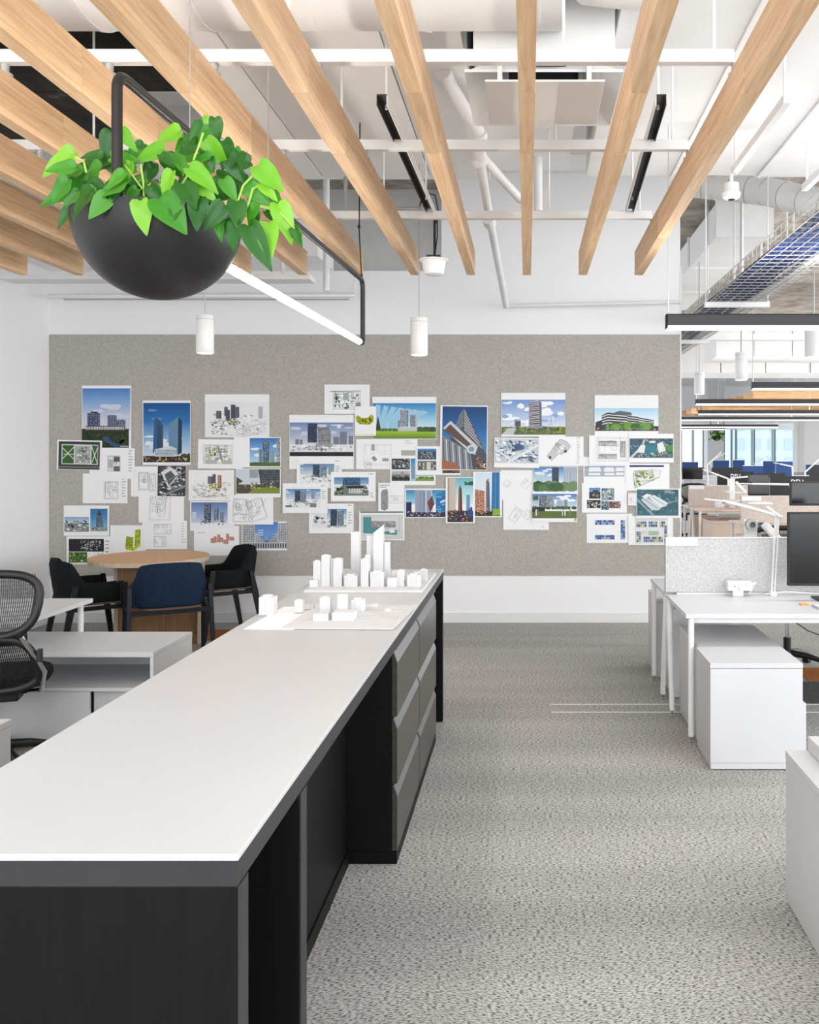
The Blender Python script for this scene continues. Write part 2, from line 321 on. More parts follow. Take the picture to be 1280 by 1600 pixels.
# dark gaps in the deck at upper left
t = thing('deck_opening', 'dark rough opening in the deck at upper left', 'opening', (-3.6, 5.0, 3.9))
bx(-4.4, -2.1, 5.0, 5.4, 3.8, 4.28).build('cavity', 'deck_dark', t)
bx(-4.5, -2.75, 5.41, 6.25, 3.8, 4.28).build('cavity', 'deck_dark', t)
bx(-2.09, -1.9, 5.0, 5.5, 3.78, 4.28).build('cavity', 'deck_rough', t)
# square diffuser
DZ = 3.30
t = thing('ceiling_diffuser', 'square white ceiling diffuser with a dropped centre plate', 'diffuser', (0.075, 4.25, 3.2))
mb = MB()
o = [(-0.276, 3.95), (0.424, 3.95), (0.424, 4.6), (-0.276, 4.6)]; ii = [(-0.19, 4.02), (0.338, 4.02), (0.338, 4.52), (-0.19, 4.52)]
mb.add([(x, y, DZ) for x, y in o]+[(x, y, DZ+0.07) for x, y in ii]+[(x, y, DZ+0.012) for x, y in o], [(k, (k+1) % 4, 4+(k+1) % 4, 4+k) for k in range(4)]+[(k, 8+k, 8+(k+1) % 4, (k+1) % 4) for k in range(4)])
mb.build('flared_frame', 'white_steel', t)
bx(-0.19, 0.338, 4.02, 4.52, DZ+0.07, DZ+0.08).build('back_plate', 'white_steel', t)
MB().lathe([(0.16, DZ+0.04), (0.16, DZ+0.07)], 30, (0.075, 4.12, 0)).build('fan_opening', 'hole', t, smooth=True)
bx(-0.18, 0.33, 3.80, 4.295, 3.195, 3.205).build('centre_plate', 'white_steel', t, bevel=0.002)
for x in (-0.12, 0.27):
    bx(x-0.01, x+0.01, 3.9, 4.2, 3.205, DZ+0.07).build('bracket', 'white_steel', t)
bx(-0.24, 0.39, 3.98, 4.58, DZ+0.08, 3.7).build('plenum_box', 'duct_white', t)
# plastic pipes
t = thing('drain_pipe', 'white plastic drain pipe dropping beside the diffuser to the wall', 'pipe', at(790, 480, 8.3))
P = [at(690, 118, 4.7), at(700, 128, 4.75), at(750, 208, 5.3), at(750, 250, 5.5), at(766, 345, 6.6), at(791, 478, 8.35)]
MB().tube(P[:2]+[P[2]], 0.037, 14).build('pipe_upper', 'white_steel', t, smooth=True)
MB().tube([P[2], P[3]], 0.042, 14).build('tee_fitting', 'white_steel', t, smooth=True)
MB().tube(P[3:], 0.03, 14).build('pipe_lower', 'white_steel', t, smooth=True)
MB().tube([at(752, 243, 5.5), at(786, 282, 5.9), at(814, 312, 6.2)], 0.03, 14).build('pipe_branch', 'white_steel', t, smooth=True)
for p, q in ((at(746, 244, 5.48), at(751, 256, 5.52)), (at(748, 206, 5.28), at(750, 214, 5.32)), (at(691, 112, 4.68), at(697, 124, 4.74)), (at(762, 340, 6.5), at(766, 350, 6.64))):
    MB().tube([p, q], 0.047, 14).build('collar', 'white_steel', t, smooth=True)
MB().tube([at(791, 478, 8.42), at(1063, 472, 8.42)], 0.018, 12).build('wall_pipe', 'white_steel', smooth=True, label='thin white pipe running along the wall above the pinboard', cat='pipe')
MB().tube([at(841, 330, 6.3), (at(841, 330, 6.3).x, 6.3, 3.7)], 0.03, 14).build('vertical_pipe', 'white_steel', smooth=True, label='short vertical white pipe behind the centre beam', cat='pipe')
MB().tube([at(75, 463, 8.2), at(555, 461, 8.2), at(555, 400, 8.2)], 0.022, 12).build('wall_pipe', 'white_steel', smooth=True, label='white pipe along the top of the wall at left', cat='pipe')
MB().tube([at(100, 468, 8.42), at(545, 468, 8.42)], 0.006, 8).build('conduit', 'grey_wire', smooth=True, label='thin grey conduit under the white pipe at left', cat='conduit')
MB().tube([at(510, 455, 7.6), (at(510, 455, 7.6).x, 7.6, 4.3)], 0.028, 12).build('vertical_pipe', 'white_steel', smooth=True, label='vertical white pipe left of the black lamp arm', cat='pipe')
bx(*[v for ab in zip(at(0, 436, 7.2), (-1.75, 7.4, 3.06)) for v in ab]).box(-3.0, -2.98, 7.29, 7.31, 3.05, 4.3).box(-2.0, -1.98, 7.29, 7.31, 3.05, 4.3).build('support_rail', 'white_steel', label='white rail beyond the left beam ends', cat='rail')
MB().tube([(at(540, 328, 6.6).x, 6.6, 4.3), at(540, 328, 6.6), at(655, 326, 6.6)], 0.016, 10).build('conduit', 'grey_wire', smooth=True, label='grey conduit behind the far rail above the white speaker', cat='conduit')
MB().tube([at(655, 326, 6.6), at(662, 300, 6.5), at(680, 305, 6.3), at(686, 335, 6.0), at(681, 348, 5.85)], 0.006, 8).build('cable', 'dark_metal', smooth=True, label='curved blue black cable feeding the white speaker', cat='cable')
# slotted black channels
for nm, a, b in (('left', at(596, 150, 4.1), at(674, 332, 5.55)), ('right', at(1031, 163, 4.15), at(984, 330, 5.6))):
    zz = (a.z+b.z)/2; a = Vector((a.x, 1400*(zz-EYE)/(708-156), zz)); b = Vector((b.x, 1400*(zz-EYE)/(708-331), zz)); a.x = b.x
    if nm == 'left': a.x = (597-VX)*a.y/F; b.x = (674-VX)*b.y/F
    else: a.x = (1033-VX)*a.y/F; b.x = (983-VX)*b.y/F
    t = thing('strut_channel', 'slotted channel with black inside hanging %s of the diffuser' % nm, 'channel', a)
    off = Vector((0.022, 0, 0))
    for sgn in (-1, 1): MB().beam(a+off*sgn, b+off*sgn, 0.004, 0.05).build('flange', 'white_steel' if (sgn == 1) == (nm == 'left') else 'black_matte', t)
    MB().beam(a+Vector((0, 0, 0.022)), b+Vector((0, 0, 0.022)), 0.044, 0.006).build('web', 'black_matte', t)
    for p in (a.lerp(b, 0.06), a.lerp(b, 0.85)): MB().tube([p, p+Vector((0, 0, 3.615-p.z))], 0.006, 8).build('hanger_rod', 'white_steel', t)
for nm, x, yy in (('nearer', 1.25, (4.3, 5.43)), ('further right', 1.78, (4.6, 5.75))):
    t = thing('strut_channel', nm+' white channel bolted under the flat duct at right', 'channel', (x, yy[0], 3.3))
    bx(x-0.02, x+0.02, yy[0], yy[1], 3.3, 3.345).build('channel', 'white_steel', t, bevel=0.003)
    for y in (yy[0]+0.05, yy[1]-0.05): MB().tube([(x, y, 3.34), (x, y, 3.62)], 0.008, 8).build('rod', 'white_steel', t)
# ceiling sensor
p = at(1143, 300, 5.4); t = thing('ceiling_sensor', 'round white ceiling sensor hanging from the white channel', 'sensor', p)
MB().lathe([(0.03, -0.045), (0.05, -0.035), (0.056, -0.01), (0.046, 0.0), (0.044, 0.05), (0.03, 0.056)], 24, p).build('housing', 'white_gloss', t, smooth=True)
MB().lathe([(0.02, -0.048), (0.02, -0.042)], 16, p).build('lens', 'dark_glass', t, smooth=True)
MB().tube([p+Vector((0, 0, 0.05)), p+Vector((0, 0, 0.14))], 0.012, 8).build('stem', 'white_steel', t)
# spiral duct, diagonal duct, far ducts
t = thing('spiral_duct', 'white ribbed flexible duct sloping across the upper right', 'duct', at(1180, 320, 7.5))
P = [at(1060, 285, 7.9), at(1120, 291, 7.8), at(1200, 300, 7.5), at(1290, 320, 7.0), at(1340, 330, 6.8)]
MB().tube(P, 0.115, 28).build('duct_shell', 'duct_white', t, smooth=True)
for k in range(13):
    q = k/12*4; i = min(int(q), 3); p = P[i].lerp(P[i+1], q-i); d = (P[i+1]-P[i]).normalized()
    MB().tube([p-d*0.003, p+d*0.003], 0.118, 28).build('rib', 'grey_wire', t, smooth=True)
t = thing('rectangular_duct', 'pale rectangular duct running back beyond the wall end', 'duct', (2.25, 9.5, 3.9))
for i in range(3): bx(1.95, 2.5, 9.2+i*1.6, 10.78+i*1.6, 3.85, 4.2).build('duct_section', 'duct_white', t, bevel=0.006)
for i in range(3): bx(1.93, 2.52, 9.15+i*1.6, 9.2+i*1.6, 3.83, 4.22).build('flange', 'white_steel', t)
t = thing('rectangular_duct', 'long white duct crossing the ceiling above the far pendant lights', 'duct', (6, 14, 3.1))
for i in range(12): bx(2.95+i*0.6, 3.54+i*0.6, 14, 14.9, 3.12+0.004*(i % 2), 3.62).build('duct_section', 'duct_white', t, bevel=0.006)
t = thing('rectangular_duct', 'white duct beyond the far oak beams', 'duct', (6, 18, 3.2))
for i in range(9): bx(3.0+i*0.9, 3.88+i*0.9, 18, 18.8, 3.2+0.004*(i % 2), 3.9).build('duct_section', 'duct_white', t, bevel=0.006)
MB().box(2.2, 12, 11.4, 11.5, 3.06, 3.14).box(3.9, 3.92, 11.44, 11.46, 3.14, 4.3).box(6.5, 6.52, 11.44, 11.46, 3.14, 4.3).build('support_rail', 'white_steel', label='white rail above the second row of pendant lights', cat='rail')
bx(2.2, 12, 16.2, 16.3, 2.98, 3.07).build('support_rail', 'white_steel', label='white rail in front of the far oak beams', cat='rail')
for k, (x, y0, y1, Y) in enumerate(((1148, 318, 470, 9.0), (1159, 318, 440, 9.0), (1190, 325, 420, 10), (1230, 340, 400, 9.5), (1240, 340, 395, 9.5))):
    a = at(x, y0, Y); b = at(x, y1, Y)
    MB().tube([(a.x, Y, 4.3), b], 0.02 if k == 1 else 0.012, 8).build('hanger_rod', 'white_steel', smooth=True, label=['thin white hanger rod left of the thick pipe above cable tray', 'thick white pipe dropping to the cable tray', 'thin white hanger rod over the cable tray middle', 'white hanger rod near the right picture edge', 'rightmost white hanger rod beside the ribbed duct'][k], cat='rod')
# cable tray with blue cables
t = thing('cable_tray', 'wire mesh cable tray loaded with blue cables at upper right', 'cable tray', (1.69, 7, 2.83))
tx0, tx1, ty0, ty1, tz = 1.47, 1.91, 4.3, 12.5, 2.84
mb = MB(); ww = 0.0035
for x in [tx0+i*(tx1-tx0)/6 for i in range(7)]: mb.tube([(x, ty0, tz), (x, ty1, tz)], ww, 5)
for z in (0.05, 0.1):
    for x in (tx0, tx1): mb.tube([(x, ty0, tz+z), (x, ty1, tz+z)], ww, 5)
n = 75
for i in range(n):
    y = ty0+(ty1-ty0)*i/(n-1); mb.tube([(tx0, y, tz+0.1), (tx0, y, tz), (tx1, y, tz), (tx1, y, tz+0.1)], ww, 5)
mb.build('wire_mesh', 'grey_wire', t)
for i in range(11):
    x = tx0+0.03+i*0.028; mb = MB()
    mb.tube([(x+random.uniform(-.012, .012), ty0+k*0.6, tz+0.014+random.uniform(0, 0.022)) for k in range(14)], 0.011, 6).build('cable', 'blue_cable' if i % 3 else 'blue_cable_dark', t, smooth=True)
for i in range(3):
    x = tx0+0.34+i*0.03
    MB().tube([(x+random.uniform(-.01, .01), ty0+k*0.8, tz+0.014) for k in range(11)], 0.009, 6).build('cable', 'white_steel', t, smooth=True)
bx(tx0-0.04, tx1+0.04, 7.2, 7.25, tz-0.045, tz-0.004).build('tray_support', 'white_steel', t)
bx(tx0-0.04, tx1+0.04, 9.6, 9.65, tz-0.045, tz-0.004).build('tray_support', 'white_steel', t)
for x in (tx0-0.03, tx1+0.03):
    for y in (7.225, 9.625): MB().tube([(x, y, tz-0.02), (x, y, 4.3)], 0.006, 6).build('threaded_rod', 'white_steel', t)
# far oak beams
for i in range(12):
    y = 20.9+i*0.87
    bx(5.27, 12.8, y, y+0.07, 2.9, 3.07).build('ceiling_beam', 'oak_x', bevel=0.002, group='oak beams of the far bay', cat='beam',
        label='oak beam of the far bay, one of a receding row above the office')
# cylinder pendants
def cyl_pendant(px, y0, y1, Y, r, lab, ztop=4.3):
    a = at(px, y0, Y); b = at(px, y1, Y); t = thing('cylinder_pendant', lab, 'pendant light', b, group='white cylinder pendants')
    h = a.z-b.z
    MB().lathe([(r*0.82, 0.012), (r*0.96, 0), (r, 0.004), (r, h-0.004), (r*0.97, h)], 32, b).build('housing', 'white_gloss', t, smooth=True)
    MB().lathe([(r*0.6, 0.006), (r*0.8, -0.001)], 24, b).build('reflector', 'warm_bulb', t, smooth=True)
    MB().lathe([(r*1.004, h-0.03), (r*1.004, h-0.027)], 32, b).build('groove', 'grey_wire', t, smooth=True)
    MB().tube([a, (a.x, Y, ztop)], 0.0035 if Y < 7 else 0.008, 6).build('cord', 'grey_wire', t)
    if Y < 7:
        l = bpy.data.lights.new('pendant_spot', 'SPOT'); l.energy = 14; l.spot_size = 1.5; l.spot_blend = 0.8; l.color = (1, 0.84, 0.68); l.shadow_soft_size = 0.05
        o = bpy.data.objects.new('pendant_spot', l); C.objects.link(o); o.parent = t; o.location = (0, 0, -0.02)
cyl_pendant(320.5, 493, 552, 6.2, 0.06, 'white cylinder pendant light left, under the dark planter', 4.3)
cyl_pendant(655, 497, 555, 6.2, 0.06, 'white cylinder pendant light hanging below the white speaker', 4.3)
cyl_pendant(1093, 582, 616, 10.5, 0.06, 'small white cylinder pendant just beyond the wall end')
cyl_pendant(1158.5, 551, 594, 8.9, 0.061, 'white cylinder pendant in the middle of the right opening')
cyl_pendant(1272, 514, 558, 8.6, 0.085, 'wide white cylinder pendant at the right picture edge')
# speaker cup
p = at(678, 430, 5.8); t = thing('ceiling_speaker', 'white cup shaped speaker hanging between two oak beams', 'speaker', p)
MB().lathe([(0.045, 0.0), (0.062, 0.006), (0.068, 0.03), (0.078, 0.085), (0.082, 0.09), (0.096, 0.093), (0.096, 0.1), (0.03, 0.112)], 32, p).build('cup', 'white_gloss', t, smooth=True)
bx(p.x-0.045, p.x+0.045, p.y-0.03, p.y+0.03, p.z+0.106, p.z+0.126).build('junction_plate', 'dark_metal', t, bevel=0.003)
MB().tube([p+Vector((0.005, 0, 0.12)), p+Vector((0.005, 0, 0.36))], 0.008, 8).build('stem', 'dark_metal', t)
MB().tube([p+Vector((0.008, 0, 0.13)), p+Vector((0.022, 0, 0.25)), p+Vector((0.022, 0, 0.36))], 0.004, 6).build('cable', 'black_matte', t)
# black linear pendants
def linear(x0, x1, y, zb, lab, power, up=0):
    h = 0.085; t = thing('linear_pendant', lab, 'pendant light', ((x0+x1)/2, y, zb), group='black linear pendants')
    mb = MB(); wd = 0.06
    mb.box(x0, x1, y-wd/2, y-wd/2+0.004, zb, zb+h); mb.box(x0, x1, y+wd/2-0.004, y+wd/2, zb, zb+h); mb.box(x0, x1, y-wd/2, y+wd/2, zb+h-0.004, zb+h)
    mb.box(x0, x0+0.006, y-wd/2, y+wd/2, zb, zb+h); mb.box(x1-0.006, x1, y-wd/2, y+wd/2, zb, zb+h)
    mb.build('housing', 'pendant_black', t)
    bx(x0+0.008, x1-0.008, y-wd/2-0.0005, y+wd/2+0.0005, zb-0.006, zb+0.014).build('diffuser', 'led', t)
    for x in (x0+0.015, (x0+x1)/2, x1-0.015): MB().tube([(x, y, zb+h), (x, y, 3.595 if 3.1 < y < 6.4 else 4.3)], 0.002 if y < 7 else 0.005, 6).build('suspension_cable', 'grey_wire', t)
    if power:
        a = area('pendant_light', (0, 0, -0.012), (0, 0, 0), x1-x0-0.05, 0.05, power, (1, 0.985, 0.965)); a.parent = t
        a = area('added_uplight', (0, 0, h+.012), (PI, 0, 0), x1-x0-0.05, 0.04, up or power, (1, 0.99, 0.98)); a.parent = t  # added upward fill to brighten the ceiling
zb = 2.365
linear(0.83, 3.6, 5.37, zb, 'black linear pendant nearest, above the right hand workstation', 12, 16)
linear(2.63, 6.2, 10.5, zb, 'black linear pendant above the second row of desks', 12)
linear(2.59, 6.6, 13.8, zb, 'black linear pendant third from the camera, left end visible', 12)
linear(3.3, 7.6, 17.3, zb, 'black linear pendant fourth from the camera, under the oak beams', 12)
linear(3.3, 8.8, 20.5, zb, 'black linear pendant fifth from camera crossing the whole opening', 12)
linear(3.8, 7.28, 26, zb, 'black linear pendant right above the far hanging planter', 12)
linear(4.2, 6.32, 28.5, zb, 'shortest and farthest black linear pendant by the windows', 10)
linear(-4.3, -1.65, 1.9, zb, 'added unseen linear pendant filling light over the near left desks', 4, 12)  # this and the next three are added out of view to light the near room
linear(0.95, 3.6, 1.9, zb, 'added unseen linear pendant filling light over the near right cabinets', 4, 9)
linear(-4.3, -1.65, -1.5, zb, 'added unseen linear pendant for fill behind the camera on the left', 5, 75)
linear(0.95, 3.6, -1.5, zb, 'added unseen linear pendant for fill behind the camera on the right', 5, 40)
# ---------------------------------------------------------------- hanging planter lamp
NP, FP = Vector((-1.131, 2.47, 0)), Vector((-1.0005, 5.45, 0)); ZT, ZB_ = 2.67, 2.288
pdir = (FP-NP).normalized()
bc = Vector((-1.096, 2.66, 2.315)); BR = 0.238
pl = thing('hanging_planter', 'black half sphere hanging planter with tube light and bent black frame', 'planter', (bc.x, bc.y, bc.z-BR))
prof = [(BR*math.sin(a), -BR*math.cos(a)) for a in [PI/2*i/18 for i in range(1, 19)]]
prof = [(0.004, -BR)]+prof+[(BR-0.006, 0.002), (BR-0.012, -0.002)]+[((BR-0.012)*math.cos(a), -(BR-0.012)*math.sin(a)) for a in [0.1, 0.3, 0.5]]
MB().lathe(prof, 64, bc, close=False).build('bowl', 'bowl_black', pl, smooth=True)
MB().lathe([(0.001, -0.035), (0.12, -0.03), (BR-0.018, -0.045)], 32, bc, close=False).build('soil', 'soil', pl, smooth=True)
def rnd_corner(a, c, b, r, n=7):
    u = (a-c).normalized(); v = (b-c).normalized(); p, q = c+u*r, c+v*r
    return [p*(1-t)**2+c*2*t*(1-t)+q*t*t for t in [i/(n-1) for i in range(n)]]
n0 = NP+Vector((0, 0, 2.24)); n1 = NP+Vector((0, 0, ZT)); f1 = FP+Vector((0, 0, ZT)); f0 = FP+Vector((0, 0, ZB_))
MB().tube([n0]+rnd_corner(n0, n1, f1, 0.05)+rnd_corner(n1, f1, f0, 0.06)+rnd_corner(f1, f0, f0-pdir*0.3, 0.03)+[f0-pdir*0.06], 0.0145, 16).build('bent_frame', 'black_matte', pl, smooth=True)
s0 = bc+pdir*(BR-0.02); s0.z = ZB_; s1 = f0-pdir*0.06
MB().tube([s0, s0+pdir*0.05], 0.019, 16).build('lamp_socket', 'bowl_black', pl, smooth=True)
MB().tube([s1-pdir*0.03, s1+pdir*0.01], 0.019, 16).build('lamp_socket', 'bowl_black', pl, smooth=True)
MB().tube([s0+pdir*0.05, s1-pdir*0.03], 0.0165, 16).build('tube_lamp', 'lamp_tube', pl, smooth=True)
for u in (0.16, 0.42):
    p = n1.lerp(f1, u); MB().tube([p, (p.x, p.y, 3.44 if p.y > 3.4 else 4.3)], 0.0016, 6).build('suspension_cable', 'grey_wire', pl)
p = f1-pdir*0.03; MB().tube([p, p+Vector((-0.015, 0, 0.3)), (p.x-0.01, p.y, 3.625)], 0.004, 6).build('power_cable', 'black_matte', pl)
for z in (0.02, 0.32): MB().tube([p+Vector((-0.015*z/0.3, 0, z-0.01)), p+Vector((-0.015*z/0.3, 0, z+0.01))], 0.008, 8).build('cable_grip', 'black_matte', pl)
# pothos
pp = thing('pothos_plant', 'bright green trailing pothos growing in the black planter', 'plant', (bc.x, bc.y, bc.z-0.03))
def leaf_mesh(name, curl, wave, matn):
    half = [(0.0, 0.0), (0.12, -0.06), (0.25, -0.05), (0.34, 0.06), (0.375, 0.2), (0.36, 0.36), (0.30, 0.53), (0.21, 0.70), (0.11, 0.86), (0.03, 0.98)]
    ys = [0.0, 0.07, 0.14, 0.22, 0.32, 0.43, 0.56, 0.70, 0.85, 1.0]
    v = []; f = []; n = len(half)
    def zf(x, y): return 0.32*abs(x)*(1-0.4*y)-curl*y*y+wave*math.sin(y*9+x*5)*abs(x)
    for y in ys: v.append((0, y, zf(0, y)))
    for sgn in (1, -1):
        b = len(v)
        for (x, y) in half: v.append((sgn*x*0.5, y*0.5+ys[half.index((x, y))]*0.5, zf(x*0.5, y)+0.02))
        c = len(v)
        for (x, y) in half: v.append((sgn*x, y, zf(x, y)))
        for i in range(n-1):
            q1 = (i, i+1, b+i+1, b+i); q2 = (b+i, b+i+1, c+i+1, c+i)
            f += [q1, q2] if sgn < 0 else [q1[::-1], q2[::-1]]
    me = bpy.data.meshes.new(name); me.from_pydata(v, [], f)
    for p in me.polygons: p.use_smooth = True
    me.materials.append(M[matn]); return me
LM = {}
for k, mn in enumerate(('leaf_dark', 'leaf_mid', 'leaf_bright')):
    LM[k] = [leaf_mesh('leaf', c, wv_, mn) for c, wv_ in ((0.12, 0.05), (0.28, 0.1), (0.05, 0.16))]
def put_leaf(bx_, by_, tx_, ty_, tone, Y, wide=1.0, face=None, dy=None):
    b = at(bx_*0.5, by_*0.5, Y); t = at(tx_*0.5, ty_*0.5, Y); d = t-b
    d.y = random.uniform(-0.35, 0.1)*d.length if dy is None else dy*d.length
    L = d.length*1.0; ty = d.normalized()
    nrm = Vector(face) if face else Vector((random.uniform(-0.45, 0.45), -1, random.uniform(0.0, 0.6)))
    nrm = (nrm-ty*nrm.dot(ty)).normalized(); tx = ty.cross(nrm).normalized()
    R = Matrix((tx, ty, nrm)).transposed().to_4x4()
    o = bpy.data.objects.new('leaf', random.choice(LM[tone])); C.objects.link(o); o.parent = pp
    o.matrix_local = Matrix.Translation(b-ORG[pp.name]) @ R @ Matrix.Diagonal((L*wide*0.8, L, L, 1))
LV = [(235,478,137,557,2,2.62,.9),(250,530,185,605,0,2.6,1),(320,520,235,602,1,2.58,1),(300,570,150,655,1,2.6,.8),(235,635,178,715,0,2.55,.7),(305,602,218,682,1,2.48,1.1),
(405,560,303,618,1,2.42,1),(350,412,325,515,0,2.66,1),(382,408,428,474,2,2.6,.9),(565,408,490,450,2,2.68,1.2),(515,468,425,512,2,2.55,1.1),(440,628,458,737,2,2.42,1),
(500,620,588,730,1,2.42,1.2),(540,536,503,626,2,2.45,1),(592,525,682,590,2,2.44,1),(575,575,622,656,0,2.43,1.2),(612,568,676,628,2,2.46,1),(622,622,622,728,0,2.43,1),
(690,640,676,750,1,2.45,1),(645,440,705,522,2,2.55,1.1),(640,390,592,465,0,2.62,1.1),(642,362,645,420,2,2.6,.5),(672,368,682,440,0,2.64,1),(655,455,660,545,1,2.58,1),
(735,462,757,515,1,2.62,.8),(720,500,765,575,0,2.55,1),(740,630,752,720,0,2.45,1.1),(735,690,718,787,0,2.45,1.1),(808,520,892,604,2,2.5,1),(770,580,845,640,1,2.52,1),
(805,640,772,706,1,2.46,1),(815,572,868,628,2,2.5,.9),(868,638,916,755,2,2.5,.9),(838,700,852,818,2,2.46,1),(780,705,853,850,0,2.45,.75),(920,712,948,776,0,2.5,.9),
(410,505,400,570,2,2.5,.9),(545,480,590,545,1,2.6,1),(480,510,450,580,0,2.58,1.1),(520,490,575,560,0,2.62,1.1),(330,500,270,545,0,2.66,1),(380,480,420,540,0,2.64,1),
(600,470,560,530,1,2.66,1),(700,560,740,630,1,2.5,1),(690,560,660,630,0,2.54,1),(470,580,520,650,0,2.5,1),(380,600,330,660,0,2.5,1),(430,590,390,640,1,2.48,1),
(560,590,530,650,1,2.5,1),(640,560,690,600,1,2.55,1),(730,540,790,590,0,2.58,1),(580,440,545,500,1,2.7,1),(700,440,740,500,0,2.68,1),(450,450,410,500,0,2.72,1),(850,600,880,660,1,2.55,.9),
(300,500,250,560,0,2.68,1),(270,560,200,590,0,2.64,.9),(830,660,870,700,0,2.52,.8),(660,590,640,660,1,2.48,1),(790,650,800,720,0,2.48,.9),(250,600,205,650,1,2.52,.9)]
for l in LV: put_leaf(*l)
for k in range(64):
    x = random.uniform(200, 800); y = random.uniform(460, 620); a = random.uniform(0, PI); r = random.uniform(60, 90)
    put_leaf(x, y, x+r*math.cos(a), y+r*0.7*math.sin(a), random.choice((0, 0, 1)), random.uniform(2.5, 2.78))
for l in ((215,560,160,640,1,2.5,1),(290,590,240,690,0,2.44,1),(340,610,290,690,1,2.43,1),(370,590,345,640,0,2.43,1),(700,640,640,720,0,2.43,1),(560,620,545,700,0,2.43,1),(390,540,330,590,1,2.41,1),(655,400,610,450,1,2.6,1),(600,430,575,500,0,2.62,1),(720,460,700,540,0,2.58,1),(260,530,205,560,1,2.56,1)): put_leaf(*l)
for (a, b, c) in (((450, 620), (448, 570), (440, 515)), ((420, 600), (445, 590), (390, 515)), ((605, 500), (620, 460), (635, 415)), ((740, 640), (760, 580), (808, 530)), ((770, 660), (790, 590), (830, 572)), ((270, 540), (262, 505), (235, 490)),
                  ((330, 640), (300, 620), (240, 640)), ((800, 640), (850, 650), (868, 645)), ((560, 590), (585, 550), (595, 530)), ((700, 640), (800, 690), (850, 700)), ((780, 640), (870, 660), (922, 715))):
    MB().tube([at(p[0]*.5, p[1]*.5, 2.5) for p in (a, b, c)], 0.0028, 6).build('stem', 'stem_green', pp, smooth=True)

# ---------------------------------------------------------------- long counter
CX0, CX1, CY0, CY1, CT = -1.18, -0.507, 1.572, 5.445, 0.916
ct = thing('storage_counter', 'long counter with white top, black frame and black end panel', 'counter', ((CX0+CX1)/2, 3.5, 0))
bx(CX0, CX1, CY0, CY1, CT-0.012, CT).build('worktop', 'counter_white', ct, bevel=0.002)
mb = MB(); ap = CT-0.058
mb.box(CX0+.003, CX1-.003, CY0+.003, CY0+.04, ap, CT-.0125); mb.box(CX0+.003, CX1-.003, CY1-.04, CY1-.003, ap, CT-.0125)
mb.box(CX1-.04, CX1-.003, CY0+.04, CY1-.04, ap, CT-.0125); mb.box(CX0+.003, CX0+.04, CY0+.04, CY1-.04, ap, CT-.0125)
mb.build('apron', 'black_frame', ct)
bx(CX0+.003, CX1-.003, CY0+.004, CY0+.06, 0, ap-.001).build('end_panel', 'black_laminate', ct, bevel=0.0015)
bx(CX1-.0045, CX1-.001, CY0+.006, CY0+.06, 0, ap-.001).build('panel_edge', 'black_frame', ct)
bx(CX0+.003, CX1-.003, CY1-.05, CY1-.004, 0, ap-.001).build('end_panel', 'black_laminate', ct, bevel=0.0015)
bx(CX1-.2, CX1-.18, CY0+.061, 2.01, 0, ap).build('niche_panel', 'black_laminate', ct)
bx(CX1-.21, CX1-.005, 2.01, 2.065, 0, ap-.001).build('divider_panel', 'black_laminate', ct, bevel=0.001)
bx(CX1-.0045, CX1-.001, 2.011, 2.064, 0, ap-.001).build('panel_edge', 'black_frame', ct)
bx(CX1-.22, CX1-.2, 2.066, 3.525, 0.06, ap).build('niche_panel', 'black_laminate', ct)
bx(CX1-.215, CX1-.195, 2.066, 3.525, 0, 0.058).build('kick_board', 'black_laminate', ct)
bx(CX0+.003, CX0+.03, CY0+.061, CY1-.06, 0, ap-.001).build('rear_panel', 'black_laminate', ct)
fcab = []
for k, (y0, y1, lab) in enumerate(((3.53, 4.262, 'grey three drawer file cabinet nearest, under the long counter'), (4.268, 5.04, 'grey three drawer file cabinet furthest, under the long counter'))):
    fc = thing('file_cabinet', lab, 'cabinet', (-0.7, (y0+y1)/2, 0), group='file cabinets in the counter')
    X = CX1-.006
    bx(-0.95, X-.02, y0, y1, 0.05, ap-.002).build('carcass', 'black_laminate', fc, bevel=0.001)
    bx(-0.95, X-.001, y0+.002, y1-.002, 0, 0.048).build('plinth', 'black_laminate', fc)
    bx(X-.0195, X-.002, y0+.002, y1-.002, 0.846, ap-.003).build('top_rail', 'drawer_steel', fc)
    for j in range(3):
        z0 = 0.052+j*0.2645; z1 = z0+0.2605
        mb = MB(); pz = z1-0.05
        pr = [(X-.0195, z0), (X, z0), (X, pz), (X-.016, z1-.006), (X-.0195, z1-.006)]
        mb.add([(x, y0+.004, z) for x, z in pr]+[(x, y1-.004, z) for x, z in pr], [tuple(range(5)), tuple(range(9, 4, -1))]+[(i, (i+1) % 5, 5+(i+1) % 5, 5+i) for i in range(5)])
        d = mb.build('drawer', 'drawer_steel', fc)
        MB().add([(X+.0008, y0+.012, pz), (X+.0008, y1-.012, pz), (X-.0148, y1-.012, z1-.0065), (X-.0148, y0+.012, z1-.0065), (X-.0005, y0+.012, pz-.003), (X-.0005, y1-.012, pz-.003)], [(0, 1, 2, 3), (0, 4, 5, 1)]).build('pull', 'pull_steel', d)
    bx(X-.002, X, y0+.36, y0+.375, 0.85, 0.853).build('lock', 'chrome', fc)
bx(CX1-.2, CX1-.18, 5.045, CY1-.05, 0, ap).build('niche_panel', 'black_laminate', ct)
